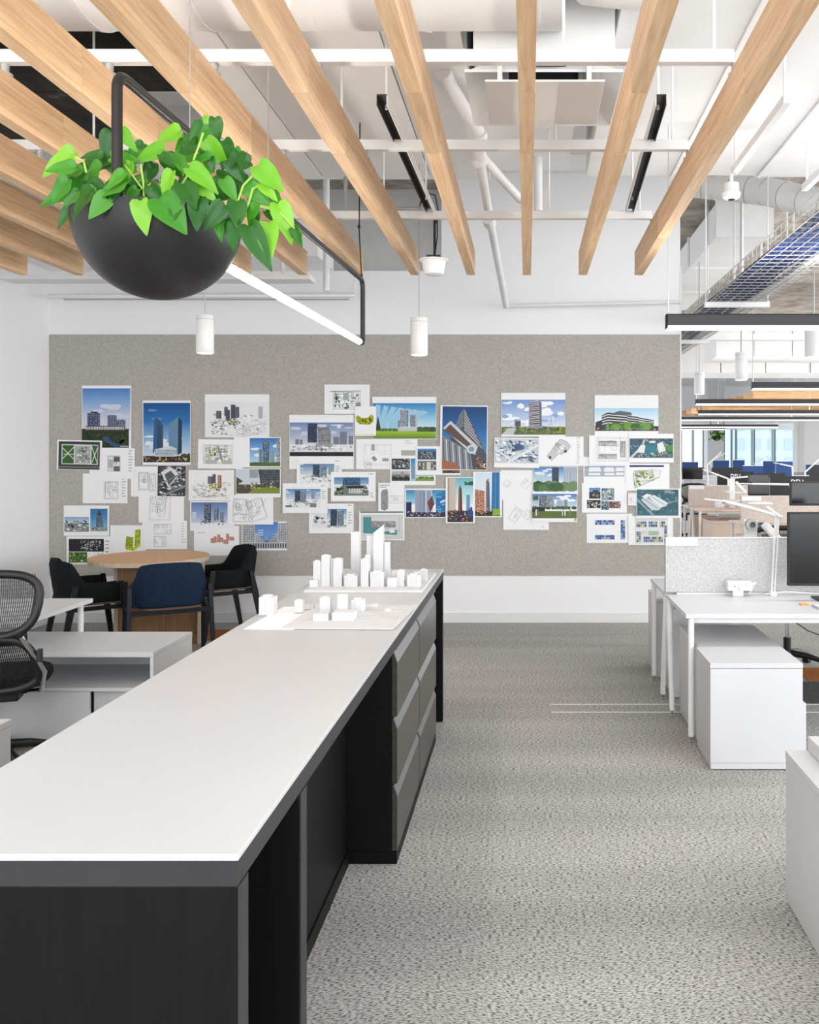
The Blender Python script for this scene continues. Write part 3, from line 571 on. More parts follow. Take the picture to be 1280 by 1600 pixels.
# ---------------------------------------------------------------- architectural models on the counter
def zc(x, y): return 380+x*0.265625, 800+y*0.265625
def ground(x, y, z):
    px, py = zc(x, y); Y = F*(EYE-z)/(py-VY); return at(px, py, Y)
def model_building(parent, x0, x1, yt, yb, z, depth=None, slope=None, steps=0):
    a = ground(x0, yb, z); b = ground(x1, yb, z); wdt = b.x-a.x; dep = depth or wdt*0.9
    h = (yb-yt)*0.265625*a.y/F
    mb = MB()
    if slope:
        h1 = h; h0 = h-slope*0.265625*a.y/F
        mb.add([(a.x, a.y, z), (b.x, a.y, z), (b.x, a.y+dep, z), (a.x, a.y+dep, z), (a.x, a.y, z+h0), (b.x, a.y, z+h1), (b.x, a.y+dep, z+h1), (a.x, a.y+dep, z+h0)], [(3, 2, 1, 0), (4, 5, 6, 7), (0, 1, 5, 4), (1, 2, 6, 5), (2, 3, 7, 6), (3, 0, 4, 7)])
    else:
        mb.box(a.x, b.x, a.y, a.y+dep, z, z+h)
        if steps:                                   # stepped crown and vertical fins
            mb.box(a.x+wdt*.2, b.x-wdt*.25, a.y+dep*.2, a.y+dep*.8, z+h, z+h+wdt*.12)
            n = 4
            for i in range(n): mb.box(a.x+wdt*(i+.15)/n, a.x+wdt*(i+.6)/n, a.y-wdt*.05, a.y, z, z+h*(0.97-0.03*(i % 2)))
    mb.build('model_building', 'model_white', parent)
z1 = CT+0.012
a = ground(358, 460, z1); b = ground(1050, 460, z1)
mdl = thing('city_model', 'white city massing model with a tall slanted tower on far counter end', 'architectural model', ((a.x+b.x)/2, a.y, CT))
bx(a.x, b.x+.005, a.y-.005, 5.18, CT+.0005, z1).build('base_board', 'model_white', mdl, bevel=0.001)
for q in ((390,440,400,440,0,0),(412,458,290,437,0,1),(460,508,257,438,0,1),(507,530,275,434,0,0),(531,580,277,438,0,1),(580,618,338,400,0,0),(595,672,375,440,0,1),(634,686,117,405,0,0),(693,737,278,440,0,1),(718,746,252,420,0,0),
          (727,766,138,408,0,0),(766,822,78,416,45,0),(829,862,178,412,0,0),(748,828,355,440,0,1),(848,905,388,440,0,0),(906,948,345,437,0,1),(875,902,345,428,0,0),(965,1040,372,438,0,1),(1005,1035,350,418,0,0),(1040,1082,340,404,0,1),(950,990,392,415,0,0)):
    model_building(mdl, q[0], q[1], q[2], q[3], z1, slope=q[4] or None, steps=q[5])
z2 = CT+0.006
m2 = thing('site_model', 'flat white site model board with low blocks on the counter middle', 'architectural model', ground(700, 690, CT))
a = ground(222, 680, z2); b = ground(880, 688, z2)
mb = MB(); bk = 4.12
mb.add([(a.x, a.y-.01, CT+.0022), (b.x, a.y-.02, CT+.0022), (b.x+.03, bk, CT+.0022), (a.x+.02, bk, CT+.0022), (a.x, a.y-.01, z2), (b.x, a.y-.02, z2), (b.x+.03, bk, z2), (a.x+.02, bk, z2)], [(3, 2, 1, 0), (4, 5, 6, 7), (0, 1, 5, 4), (1, 2, 6, 5), (2, 3, 7, 6), (3, 0, 4, 7)])
mb.build('base_board', 'model_white', m2)
mat('contour', '#bdbdbd', 0.9)
mb = MB()
for k in range(9):
    pts = [(a.x+.05+(b.x-a.x-.06)*i/14, 3.72+k*0.042+0.03*math.sin(i*0.6+k*0.7)+.01*math.sin(i*1.7), z2+.0006) for i in range(15)]
    mb.tube(pts, 0.0007, 4)
for i in range(16): mb.box(b.x-.1+.006*(i % 8), b.x-.096+.006*(i % 8), 3.66-.03*(i//8), 3.668-.03*(i//8), z2, z2+.0005)
mb.build('contour_lines', 'contour', m2)
for q in ((302,350,520,592,0,1),(355,390,545,572,0,0),(390,415,550,570,0,0),(420,448,546,568,0,0),(450,512,505,597,0,1),(411,500,600,642,0,0),(525,650,592,640,0,0),(555,607,485,600,0,0),(515,550,540,566,0,0),(635,707,515,588,0,1),(720,750,545,560,0,0),(752,790,540,556,0,0)):
    model_building(m2, q[0], q[1], q[2], q[3], z2, slope=None, steps=q[5])
p = ground(851, 582, z2); MB().lathe([(0.017, 0), (0.017, 0.004), (0.012, 0.01), (0.004, 0.013)], 16, p).build('model_dome', 'model_white', m2, smooth=True)
m3 = thing('site_sheet', 'white drawing sheet with one model tower at the counter left edge', 'drawing sheet', ground(120, 650, CT))
a = ground(5, 690, CT); b = ground(300, 690, CT)
mb = MB(); mb.add([(a.x, a.y, CT+.0004), (b.x, a.y-.012, CT+.0004), (b.x-.02, 4.1, CT+.0004), (a.x+.02, 4.1, CT+.0004), (a.x, a.y, CT+.0022), (b.x, a.y-.012, CT+.0022), (b.x-.02, 4.1, CT+.0022), (a.x+.02, 4.1, CT+.0022)], [(3, 2, 1, 0), (4, 5, 6, 7), (0, 1, 5, 4), (1, 2, 6, 5), (2, 3, 7, 6), (3, 0, 4, 7)])
mb.build('sheet', 'paper', m3)
model_building(m3, 92, 180, 503, 608, CT+.0022, steps=1)
# ---------------------------------------------------------------- round table and its chairs
TX, TY = -3.22, 7.64
rt = thing('round_table', 'round oak topped table with a solid panel base', 'table', (TX, TY, 0))
MB().lathe([(0.474, 0.698), (0.48, 0.70), (0.48, 0.735), (0.474, 0.738)], 72, (TX, TY, 0)).build('table_edge', 'table_edge', rt, smooth=True)
MB().lathe([(0.478, 0.738), (0.478, 0.741)], 72, (TX, TY, 0)).build('tabletop', 'table_top', rt, smooth=True)
Rm = Matrix.Translation((TX+.09, TY, 0)) @ Matrix.Rotation(0.16, 4, 'Z')
MB().box(-0.32, 0.32, -0.07, 0.07, 0.09, 0.697, Rm).build('base_panel', 'oak_v', rt, bevel=0.002)
MB().box(-0.345, -0.321, -0.1, 0.1, 0, 0.697, Rm).build('base_end', 'table_edge', rt, bevel=0.002)
MB().box(0.321, 0.345, -0.1, 0.1, 0, 0.697, Rm).build('base_end', 'table_edge', rt, bevel=0.002)
MB().box(-0.32, 0.32, -0.08, 0.08, 0, 0.088, Rm).build('plinth', 'oak_v', rt, bevel=0.002)
def arm_chair(name, lab, loc, rz, fab, legm):
    t = thing(name, lab, 'chair', loc, rz, 'upholstered chairs at the round table')
    mb = MB(); n = 44; rows = 7; v = []
    def shell(th, off):
        c, s_ = math.cos(th), math.sin(th)
        e = 0.62; x = (0.262+off)*math.copysign(abs(s_)**e, s_); y = -(0.26+off)*math.copysign(abs(c)**e, c) + (0.02 if c > 0 else 0)
        return x, y
    T = 2.05
    for side in (0, 1):
        for i in range(n+1):
            th = -T+2*T*i/n; a = abs(th)
            k = min(max((a-0.85)/0.55, 0), 1); k = k*k*(3-2*k); top = 0.785-0.165*k-0.02*min(a/0.85, 1)**2
            for j in range(rows):
                q = j/(rows-1); z = 0.455+(top-0.455)*q
                bulge = 0.004*math.sin(PI*q); lean = 0.045*(z-0.455)/0.33*max(math.cos(th), 0)
                x, y = shell(th, (0.0 if side else -0.045)+(bulge if side else -bulge)-(0.018*(q > .99) if side else -0.012*(q > .99)))
                v.append((x*(1+.06*q), y-lean, z+(0 if j < rows-1 else (-0.004))))
    f = []; b0 = (n+1)*rows
    for i in range(n):
        for j in range(rows-1):
            f += [(i*rows+j, (i+1)*rows+j, (i+1)*rows+j+1, i*rows+j+1), (b0+i*rows+j, b0+i*rows+j+1, b0+(i+1)*rows+j+1, b0+(i+1)*rows+j)]
        f += [(i*rows+rows-1, (i+1)*rows+rows-1, b0+(i+1)*rows+rows-1, b0+i*rows+rows-1), (i*rows, b0+i*rows, b0+(i+1)*rows, (i+1)*rows)]
    for i in (0, n):
        f += [(i*rows+j, i*rows+j+1, b0+i*rows+j+1, b0+i*rows+j) for j in range(rows-1)]
    mb.add(v, f); mb.build('back_shell', fab, t, world=False, smooth=True)
    poly = [(0.25*math.copysign(abs(math.sin(a))**.5, math.sin(a)), 0.02+0.25*math.copysign(abs(math.cos(a))**.5, math.cos(a))) for a in [2*PI*i/28 for i in range(28)]]
    MB().prism(poly, 0.435, 0.49).build('seat', fab, t, world=False, smooth=True, bevel=0.012)
    MB().prism([(x*.98, y*.98) for x, y in poly], 0.418, 0.434).build('seat_board', 'seat_ply', t, world=False)
    for sx in (-1, 1):
        for (y0, y1, zt) in ((0.17, 0.25, 0.60), (-0.16, -0.27, 0.585)):
            p0 = Vector((sx*0.292, y0, zt)); p1 = Vector((sx*0.305, y1, 0)); mb = MB(); m_ = p0.lerp(p1, 0.35)
            for (a, b_, wa, wb_) in ((p0, m_, .036, .05), (m_, p1, .05, .03)):
                vv = []
                for p, wv_ in ((a, wa), (b_, wb_)): vv += [p+Vector((dx*.015, dy*wv_/2, 0)) for dx, dy in ((-1, -1), (1, -1), (1, 1), (-1, 1))]
                mb.add(vv, [(3, 2, 1, 0), (4, 5, 6, 7), (0, 1, 5, 4), (1, 2, 6, 5), (2, 3, 7, 6), (3, 0, 4, 7)])
            mb.build('leg', legm, t, world=False)
    MB().box(-0.295, 0.295, 0.19, 0.225, 0.385, 0.417).build('rail', legm, t, world=False)
    MB().box(-0.295, 0.295, -0.225, -0.19, 0.385, 0.417).build('rail', legm, t, world=False)
    for sx in (-1, 1): MB().box(sx*0.29-.012, sx*0.29+.012, -0.2, 0.2, 0.385, 0.417).build('rail', legm, t, world=False)
    return t
arm_chair('upholstered_chair', 'navy upholstered armchair in front of the round table, back to camera', (-2.84, 7.08, 0), 0.5, 'fabric_navy', 'ebony_blue')
arm_chair('upholstered_chair', 'black upholstered armchair on the left side of the round table', (-3.56, 7.28, 0), -0.9, 'fabric_black', 'ebony')
arm_chair('upholstered_chair', 'black upholstered armchair behind the round table at right', (-2.74, 8.05, 0), 2.2, 'fabric_black', 'ebony')

# ---------------------------------------------------------------- left workstation
def desk(name, lab, x0, x1, y0, y1, top=0.724, legs=(), matn='laminate', group=None, legm='white_steel', r=0.017):
    t = thing(name, lab, 'desk', ((x0+x1)/2, (y0+y1)/2, 0), 0, group)
    bx(x0, x1, y0, y1, top-0.025, top).build('desktop', matn, t, bevel=0.002)
    bx(x0+.06, x1-.06, y0+.08, y0+.12, top-.065, top-.026).build('support_beam', legm, t)
    for q in legs:
        (xa, ya), (xb, yb) = q
        MB().tube([(xa, ya, top-.026), (xb, yb, 0.035)], r, 14).build('leg', legm, t, smooth=True)
        MB().lathe([(0.016, 0), (0.016, 0.006), (0.005, 0.01), (0.005, 0.04)], 12, (xb, yb, 0)).build('leveling_foot', 'chrome', t, smooth=True)
    return t
desk('office_desk', 'white desk beyond the mesh chair on the left', -4.35, -2.68, 4.75, 5.53, legs=(((-2.74, 5.495), (-2.74, 5.495)), ((-4.28, 5.44), (-4.28, 5.44)), ((-4.28, 4.82), (-4.28, 4.82)), ((-2.9, 4.83), (-2.9, 4.83))))
cr = thing('low_credenza', 'low white credenza with open niche behind the long counter', 'cabinet', (-2.9, 5.2, 0))
x0, x1, y0, y1 = -3.9, -2.045, 4.9, 5.47
bx(x0, x1, y0, y1, 0.503, 0.53).build('top', 'laminate', cr, bevel=0.002)
bx(x1-.02, x1-.0015, y0+.003, y1, 0.04, 0.502).build('side_panel', 'laminate', cr, bevel=0.001)
bx(x0, x0+.02, y0+.003, y1, 0.04, 0.502).build('side_panel', 'laminate', cr, bevel=0.001)
bx(x0+.021, x1-.021, y0-.0, y1-.02, 0.316, 0.336).build('shelf', 'laminate', cr, bevel=0.001)
bx(x0+.021, x1-.021, y1-.019, y1-.002, 0.04, 0.502).build('back_panel', 'laminate', cr)
bx(x0+.021, x1-.35, y0+.002, y0+.02, 0.05, 0.314).build('drawer_front', 'laminate', cr, bevel=0.001)
bx(x1-.345, x1-.021, y0+.04, y0+.06, 0.05, 0.314).build('drawer_front', 'laminate', cr, bevel=0.001)
bx(x0+.03, x1-.03, y0+.06, y1-.03, 0, 0.039).build('plinth', 'black_matte', cr)
cr2 = thing('low_credenza', 'corner of a low white cabinet at the left picture edge', 'cabinet', (-2.45, 3.35, 0))
bx(-2.8, -2.117, 3.05, 3.677, 0.502, 0.53).build('top', 'laminate', cr2, bevel=0.002)
bx(-2.79, -2.119, 3.055, 3.675, 0.04, 0.501).build('body', 'laminate', cr2, bevel=0.001)
bx(-2.76, -2.15, 3.08, 3.65, 0, 0.039).build('plinth', 'black_matte', cr2)
# mesh task chair ------------------------------------------------
def loop(wf, z0, z1, yf, n=40, sharp=0.6):
    pts = []
    for i in range(n):
        a = 2*PI*i/n; z = (z0+z1)/2+(z1-z0)/2*math.copysign(abs(math.sin(a))**sharp, math.sin(a)); x = wf(z)*math.copysign(abs(math.cos(a))**sharp, math.cos(a))
        pts.append(Vector((x, yf(x, z), z)))
    return pts+[pts[0], pts[1]]
def task_base(t):
    MB().tube([(0, 0, 0.12), (0, 0, 0.24)], 0.028, 14).build('column_sleeve', 'black_plastic', t, world=False, smooth=True)
    MB().tube([(0, 0, 0.23), (0, 0, 0.4)], 0.014, 12).build('gas_lift', 'chrome', t, world=False, smooth=True)
    for k in range(5):
        a = 2*PI*k/5+0.35; d = Vector((math.cos(a), math.sin(a), 0))
        lg = MB().tube([d*0.02+Vector((0, 0, 0.125)), d*0.16+Vector((0, 0, 0.112)), d*0.3+Vector((0, 0, 0.075))], 0.026, 10, r1=0.016).build('base_leg', 'black_plastic', t, world=False, smooth=True)
        s_ = Vector((-d.y, d.x, 0))
        MB().tube([d*0.3+s_*0.024+Vector((0, 0, 0.03)), d*0.3-s_*0.024+Vector((0, 0, 0.03))], 0.03, 14).build('caster', 'black_plastic', lg, world=False, smooth=True)
def task_chair(name, lab, loc, rz, detail=True, group=None):
    t = thing(name, lab, 'chair', loc, rz, group); task_base(t)
    poly = [(0.25*math.copysign(abs(math.sin(a))**.6, math.sin(a)), 0.02+0.24*math.copysign(abs(math.cos(a))**.6, math.cos(a))) for a in [2*PI*i/28 for i in range(28)]]
    MB().prism(poly, 0.44, 0.5).build('seat', 'fabric_black', t, world=False, smooth=True, bevel=0.02)
    MB().box(-0.14, 0.14, -0.16, 0.16, 0.38, 0.438).build('mechanism', 'black_plastic', t, world=False, bevel=0.01)
    def yf(x, z): return -0.25+0.5*x*x-0.13*(z-0.5)-0.05*math.cos((z-0.72)*7)
    wu = lambda z: 0.205+0.055*math.sin(min(max((z-0.70)/0.30, 0), 1)*PI*0.6)
    wl = lambda z: 0.262-0.05*min(max((z-0.5)/0.24, 0), 1)
    MB().tube(loop(wu, 0.735, 1.035, yf, 44, .55), 0.021, 10, cap=False).build('back_frame', 'black_plastic', t, world=False, smooth=True)
    MB().tube(loop(wl, 0.45, 0.73, yf, 44, .6), 0.02, 10, cap=False).build('lumbar_frame', 'black_plastic', t, world=False, smooth=True)
    def mesh(z0, z1, wf, nstrip):
        mb = MB()
        for i in range(nstrip):
            u = -0.94+1.88*i/(nstrip-1); pts = []
            zz = [z0+(z1-z0)*k/8 for k in range(9)]
            for z in zz: x = u*wf(z)*0.97; pts.append((x, yf(x, z), z))
            w2 = 0.0026 if detail else 0.003; v = []
            for p in pts: v += [(p[0]-w2, p[1], p[2]), (p[0]+w2, p[1], p[2])]
            mb.add(v, [(2*k, 2*k+1, 2*k+3, 2*k+2) for k in range(8)])
        for k in range(14):
            z = z0+(z1-z0)*(k+.5)/14; xs = [-.96+1.92*i/10 for i in range(11)]
            v = []
            for q in xs: x = q*wf(z)*.97; v += [(x, yf(x, z)+.001, z-.0012), (x, yf(x, z)+.001, z+.0012)]
            mb.add(v, [(2*i, 2*i+1, 2*i+3, 2*i+2) for i in range(10)])
        return mb
    nstr = 52 if detail else 30
    tag(mesh(0.742, 1.028, wu, nstr).build('back_mesh', 'black_plastic', t, world=False), kind='stuff')
    tag(mesh(0.458, 0.722, wl, nstr).build('lumbar_mesh', 'black_plastic', t, world=False), kind='stuff')
    mb = MB(); v = []
    for i in range(13):
        x = (-1+2*i/12)*0.212
        for z in (0.69, 0.76): v.append((x, yf(x, z)-.004, z))
    mb.add(v, [(2*i, 2*i+1, 2*i+3, 2*i+2) for i in range(12)]); o = mb.build('lumbar_band', 'black_plastic', t, world=False, smooth=True)
    s = o.modifiers.new('thick', 'SOLIDIFY'); s.thickness = 0.012
    for sx in (-1, 1):
        MB().tube([(sx*.19, yf(.19, .74)-.02, 0.735), (sx*.235, yf(.235, .64)-.012, 0.64), (sx*.275, yf(.27, .55)-.005, 0.54), (sx*.25, -0.2, 0.44), (sx*.13, -.08, 0.41)], 0.012, 8).build('side_bracket', 'chrome', t, world=False, smooth=True)
        MB().box(sx*.26-.012, sx*.26+.012, -0.3, -0.26, 0.6, 0.66).build('adjuster', 'black_plastic', t, world=False, bevel=0.004)
    return t
task_chair('task_chair', 'black mesh task chair with chrome brackets at the left picture edge', (-2.72, 4.58, 0), 0.3)

# ---------------------------------------------------------------- right workstation
RX = 0.883
desk('office_desk', 'white desk nearest on the right with a lamp and power box', RX, 3.2, 4.99, 5.67, legs=(((0.918, 5.02), (0.918, 5.02)), ((0.893, 5.655), (0.893, 5.52)), ((3.1, 5.03), (3.1, 5.03))))
desk('office_desk', 'white desk behind the grey partition, far side of right workstation', RX, 3.2, 5.75, 6.42, legs=(((0.905, 6.39), (0.905, 6.39)), ((0.893, 5.765), (0.893, 5.905)), ((3.1, 6.38), (3.1, 6.38))))
pt = thing('desk_partition', 'grey fabric desk partition with white name plate on the right', 'partition', (2.0, 5.71, 0.7))
bx(0.878, 3.2, 5.69, 5.73, 0.735, 1.078).build('fabric_panel', 'panel_fabric', pt, bevel=0.004)
bx(0.878, 3.2, 5.688, 5.732, 1.0785, 1.084).build('top_trim', 'white_gloss', pt)
a = at(1040.5, 853, 5.687); b = at(1090, 839.5, 5.687)
bx(a.x, b.x, 5.682, 5.687, a.z, b.z).build('name_plate', 'white_gloss', pt)
bx(0.95, 3.1, 5.695, 5.725, 0.62, 0.734).build('cable_trough', 'white_steel', pt)
bx(1.5, 1.57, 5.6, 5.68, 0.62, 0.68).build('adapter', 'black_plastic', label='black adapter under the right hand desk', cat='adapter')
def pedestal(lab, x0, x1, y0, y1, h=0.547, matn='laminate', group=None):
    t = thing('storage_pedestal', lab, 'pedestal', ((x0+x1)/2, (y0+y1)/2, 0), 0, group)
    bx(x0, x1, y0, y1, h-.026, h).build('top', matn, t, bevel=0.0015)
    bx(x0+.001, x1-.001, y0+.001, y1-.001, 0.038, h-.028).build('body', matn, t, bevel=0.0015)
    bx(x0+.004, x1-.004, y0+.004, y1-.004, 0.006, 0.0365).build('plinth', matn, t)
    return t
pa = pedestal('white storage pedestal standing out in front of the right desk', 0.934, 1.408, 4.573, 4.955)
bx(1.41, 1.432, 4.6, 4.95, 0.01, 0.335).build('drawer_front', 'laminate', pa, bevel=0.001)
pedestal('white storage pedestal tucked fully under the right desk', 0.952, 1.408, 4.965, 5.6)
pedestal('grey white pedestal under the far side desk by the partition', 0.962, 1.4, 5.92, 6.35, 0.62)
pedestal('narrow white cabinet behind the far side desk at right', 0.931, 1.3, 6.45, 6.9, 0.57)
pb = pedestal('white low cabinet at the lower right picture edge', 0.932, 1.42, 2.0, 3.235)
bx(1.012, 1.4, 2.02, 3.232, 0.5475, 0.60).build('seat_cushion', 'laminate', pb, bevel=0.004)
# power box
px = at(1157, 930, 5.61); t = thing('power_box', 'white desk power box with outlets near the partition', 'power box', (px.x, 5.6, 0.724))
a = at(1137, 922.5, 5.6); b = at(1175, 908.5, 5.6)
bx(a.x, b.x, 5.58, 5.65, a.z, b.z).build('housing', 'white_gloss', t, bevel=0.004)
bx(a.x+.035, a.x+.10, 5.6, 5.64, 0.7245, a.z-.0005).build('foot', 'white_gloss', t, bevel=0.002)
for dx in (0.035, 0.043, 0.112, 0.12): bx(a.x+dx, a.x+dx+.003, 5.578, 5.5795, a.z+.024, a.z+.034).build('socket_slot', 'hole', t)
MB().tube([(a.x+.075, 5.575, a.z+.022), (a.x+.08, 5.545, a.z+.02)], 0.016, 14).build('plug', 'white_gloss', t, smooth=True)
MB().tube([(a.x+.08, 5.55, a.z+.02), (a.x+.12, 5.55, a.z+.032), (a.x+.17, 5.58, a.z+.05), (a.x+.18, 5.64, a.z+.03), (a.x+.15, 5.66, 0.735)], 0.006, 8).build('plug_cord', 'white_gloss', t, smooth=True)
# lamps on near desk
def pixtube(t, pts, Y, r, name, m='white_gloss'):
    return MB().tube([at(x, y, Y if not isinstance(Y, (list, tuple)) else Y[i]) for i, (x, y) in enumerate(pts)], r, 10).build(name, m, t, smooth=True)
b = at(1207, 929, 5.64); t = thing('desk_lamp', 'white jointed desk lamp with oval head in front of partition', 'lamp', (b.x, 5.62, 0.7245))
bx(b.x-.02, b.x+.02, 5.6, 5.64, 0.7245, 0.752).build('clamp', 'white_gloss', t, bevel=0.003)
pixtube(t, [(1206, 925), (1209, 870), (1212, 808)], 5.62, 0.006, 'lower_arm'); pixtube(t, [(1210.5, 925), (1214, 870), (1217, 808)], 5.62, 0.005, 'lower_arm')
pixtube(t, [(1213, 807), (1222, 808)], 5.62, 0.012, 'joint'); pixtube(t, [(1220, 808), (1197, 791)], 5.6, 0.009, 'upper_arm')
p = at(1188, 787, 5.58); mb = MB().lathe([(0.055, -.004), (0.078, 0), (0.078, .004), (0.05, .009)], 32, (0, 0, 0)); mb.v = [Vector((v.x, v.y*.8, v.z))+p for v in mb.v]; mb.build('lamp_head', 'white_gloss', t, smooth=True)
t = thing('desk_lamp', 'white task lamp with long slim arm reaching left over partition', 'lamp', (1.62, 6.0, 0.725))
pixtube(t, [(1213, 905), (1215, 806)], 6.0, 0.008, 'lower_arm'); pixtube(t, [(1215, 806), (1175, 794), (1131, 783)], 6.0, 0.011, 'upper_arm')
p0 = at(1133, 783, 6.0); p1 = at(1100, 779.5, 6.0); MB().beam(p0, p1, 0.05, 0.008).build('lamp_head', 'white_gloss', t, bevel=0.002); pixtube(t, [(1129, 783), (1134, 784)], 6.0, 0.016, 'joint', 'grey_wire')
# monitor arm behind partition
t = thing('articulated_stand', 'white articulated monitor stand with round pivot behind the grey partition', 'monitor arm', at(1172, 845, 6.1))
p = at(1173, 819, 6.1); MB().tube([p, p+Vector((0, -0.05, 0))], 0.04, 28).build('pivot', 'grey_wire', t, smooth=True); MB().tube([p+Vector((0, -.051, 0)), p+Vector((0, -0.06, 0))], 0.02, 20).build('pivot_cap', 'chrome', t, smooth=True)
MB().beam(at(1173, 812, 6.13), at(1171, 905, 6.13), 0.09, 0.03, (0, 1, 0)).build('post', 'white_gloss', t, bevel=0.006)
MB().beam(at(1180, 820, 6.1), at(1196, 819, 6.1), 0.03, 0.03).build('link', 'chrome', t); MB().beam(at(1194, 819, 6.08), at(1222, 850, 6.08), 0.07, 0.05).build('arm', 'white_gloss', t, bevel=0.012)
# monitors
def monitor(lab, x0, x1, z0, z1, y, back=False, deskz=0.724, rz=0, group=None, logo=False):
    cx = (x0+x1)/2; w_, h = x1-x0, z1-z0
    t = thing('monitor', lab, 'monitor', (cx, y, deskz), rz, group)
    zz0 = z0-deskz; f_ = 1 if back else -1
    MB().box(-w_/2, w_/2, -.014, .014, zz0, zz0+h).build('casing', 'black_plastic', t, world=False, bevel=0.004)
    MB().box(-w_/2+.012, w_/2-.012, -f_*-.0150 if back else -.0155, .0155 if back else -.0142, zz0+.016, zz0+h-.012).build('screen' if not back else 'rear_shell', 'screen' if not back else 'screen_grey', t, world=False)
    sy = .05
    MB().box(-.03, .03, sy-.02, sy, 0.012, zz0+h*.5).build('stand_post', 'chrome', t, world=False, bevel=0.003)
    MB().box(-.03, .03, .0145, sy-.021, zz0+h*.35, zz0+h*.5).build('bracket', 'dark_metal', t, world=False)
    MB().box(-.12, .12, -.02, .14, 0.0005, 0.0115).build('stand_foot', 'dark_metal', t, world=False, bevel=0.003)
    if logo:
        cu = bpy.data.curves.new('logo', 'FONT'); cu.body = 'DELL'; cu.size = 0.075; cu.align_x = 'CENTER'; cu.align_y = 'CENTER'; cu.extrude = 0.001
        tmp = bpy.data.objects.new('logo_tmp', cu); C.objects.link(tmp); dg = bpy.context.evaluated_depsgraph_get(); me = bpy.data.meshes.new_from_object(tmp.evaluated_get(dg)); bpy.data.objects.remove(tmp)
        me.materials.clear(); me.materials.append(M['chrome']); o = bpy.data.objects.new('logo', me); C.objects.link(o); o.parent = t
        o.location = (0, -.0165, zz0+h-.075); o.rotation_euler = (PI/2, 0, 0); o.scale = (1.15, 1, 1)
    return t
m1 = at(1230.5, 915, 5.42); m2_ = at(1230.5, 800, 5.42)
monitor('large black monitor facing the camera on the nearest right desk', m1.x, m1.x+.61, m1.z, m2_.z, 5.42)
m1 = at(1234, 789, 7.0); m2_ = at(1234, 752, 7.0)
t = monitor('dark grey monitor just above the nearest black monitor', m1.x, m1.x+.5, 1.62-82*6.25/F, 1.62-44*6.25/F, 6.25)
t.location.x = (1234-VX)*6.25/F+.25
p = at(1255, 939, 5.3); bx(p.x-.02, p.x+.025, 5.26, 5.32, 0.7245, 0.731).build('sticky_note', 'orange_note', label='small orange note pad on the right desk', cat='note pad')
kb = thing('keyboard', 'silver keyboard at right edge of the nearest desk', 'keyboard', (1.83, 5.15, 0.7245))
a = at(1263, 941, 5.3)
bx(a.x, a.x+.42, 5.12, 5.24, 0.7245, 0.733).build('tray', 'chrome', kb, bevel=0.002)
for r_ in range(4):
    for c_ in range(14): bx(a.x+.01+c_*.029, a.x+.035+c_*.029, 5.13+r_*.027, 5.153+r_*.027, 0.7332, 0.737).build('key', 'white_gloss', kb)
MB().tube([(1.5, 5.63, .735), (1.62, 5.62, .75), (1.75, 5.62, .742), (2.0, 5.6, .735)], 0.005, 8).build('cable', 'white_gloss', smooth=True, label='white cable lying along the back of the right desk', cat='cable')
MB().tube([(1.55, 5.6, .66), (1.62, 5.55, .60), (1.85, 5.9, .45), (2.1, 6.0, .35), (2.4, 6.1, .3)], 0.004, 8).build('cable', 'black_plastic', smooth=True, label='thin black cable drooping under the right desk', cat='cable')
task_chair('task_chair', 'black task chair at the far side of the right workstation', (1.95, 6.72, 0), PI-.2, True)
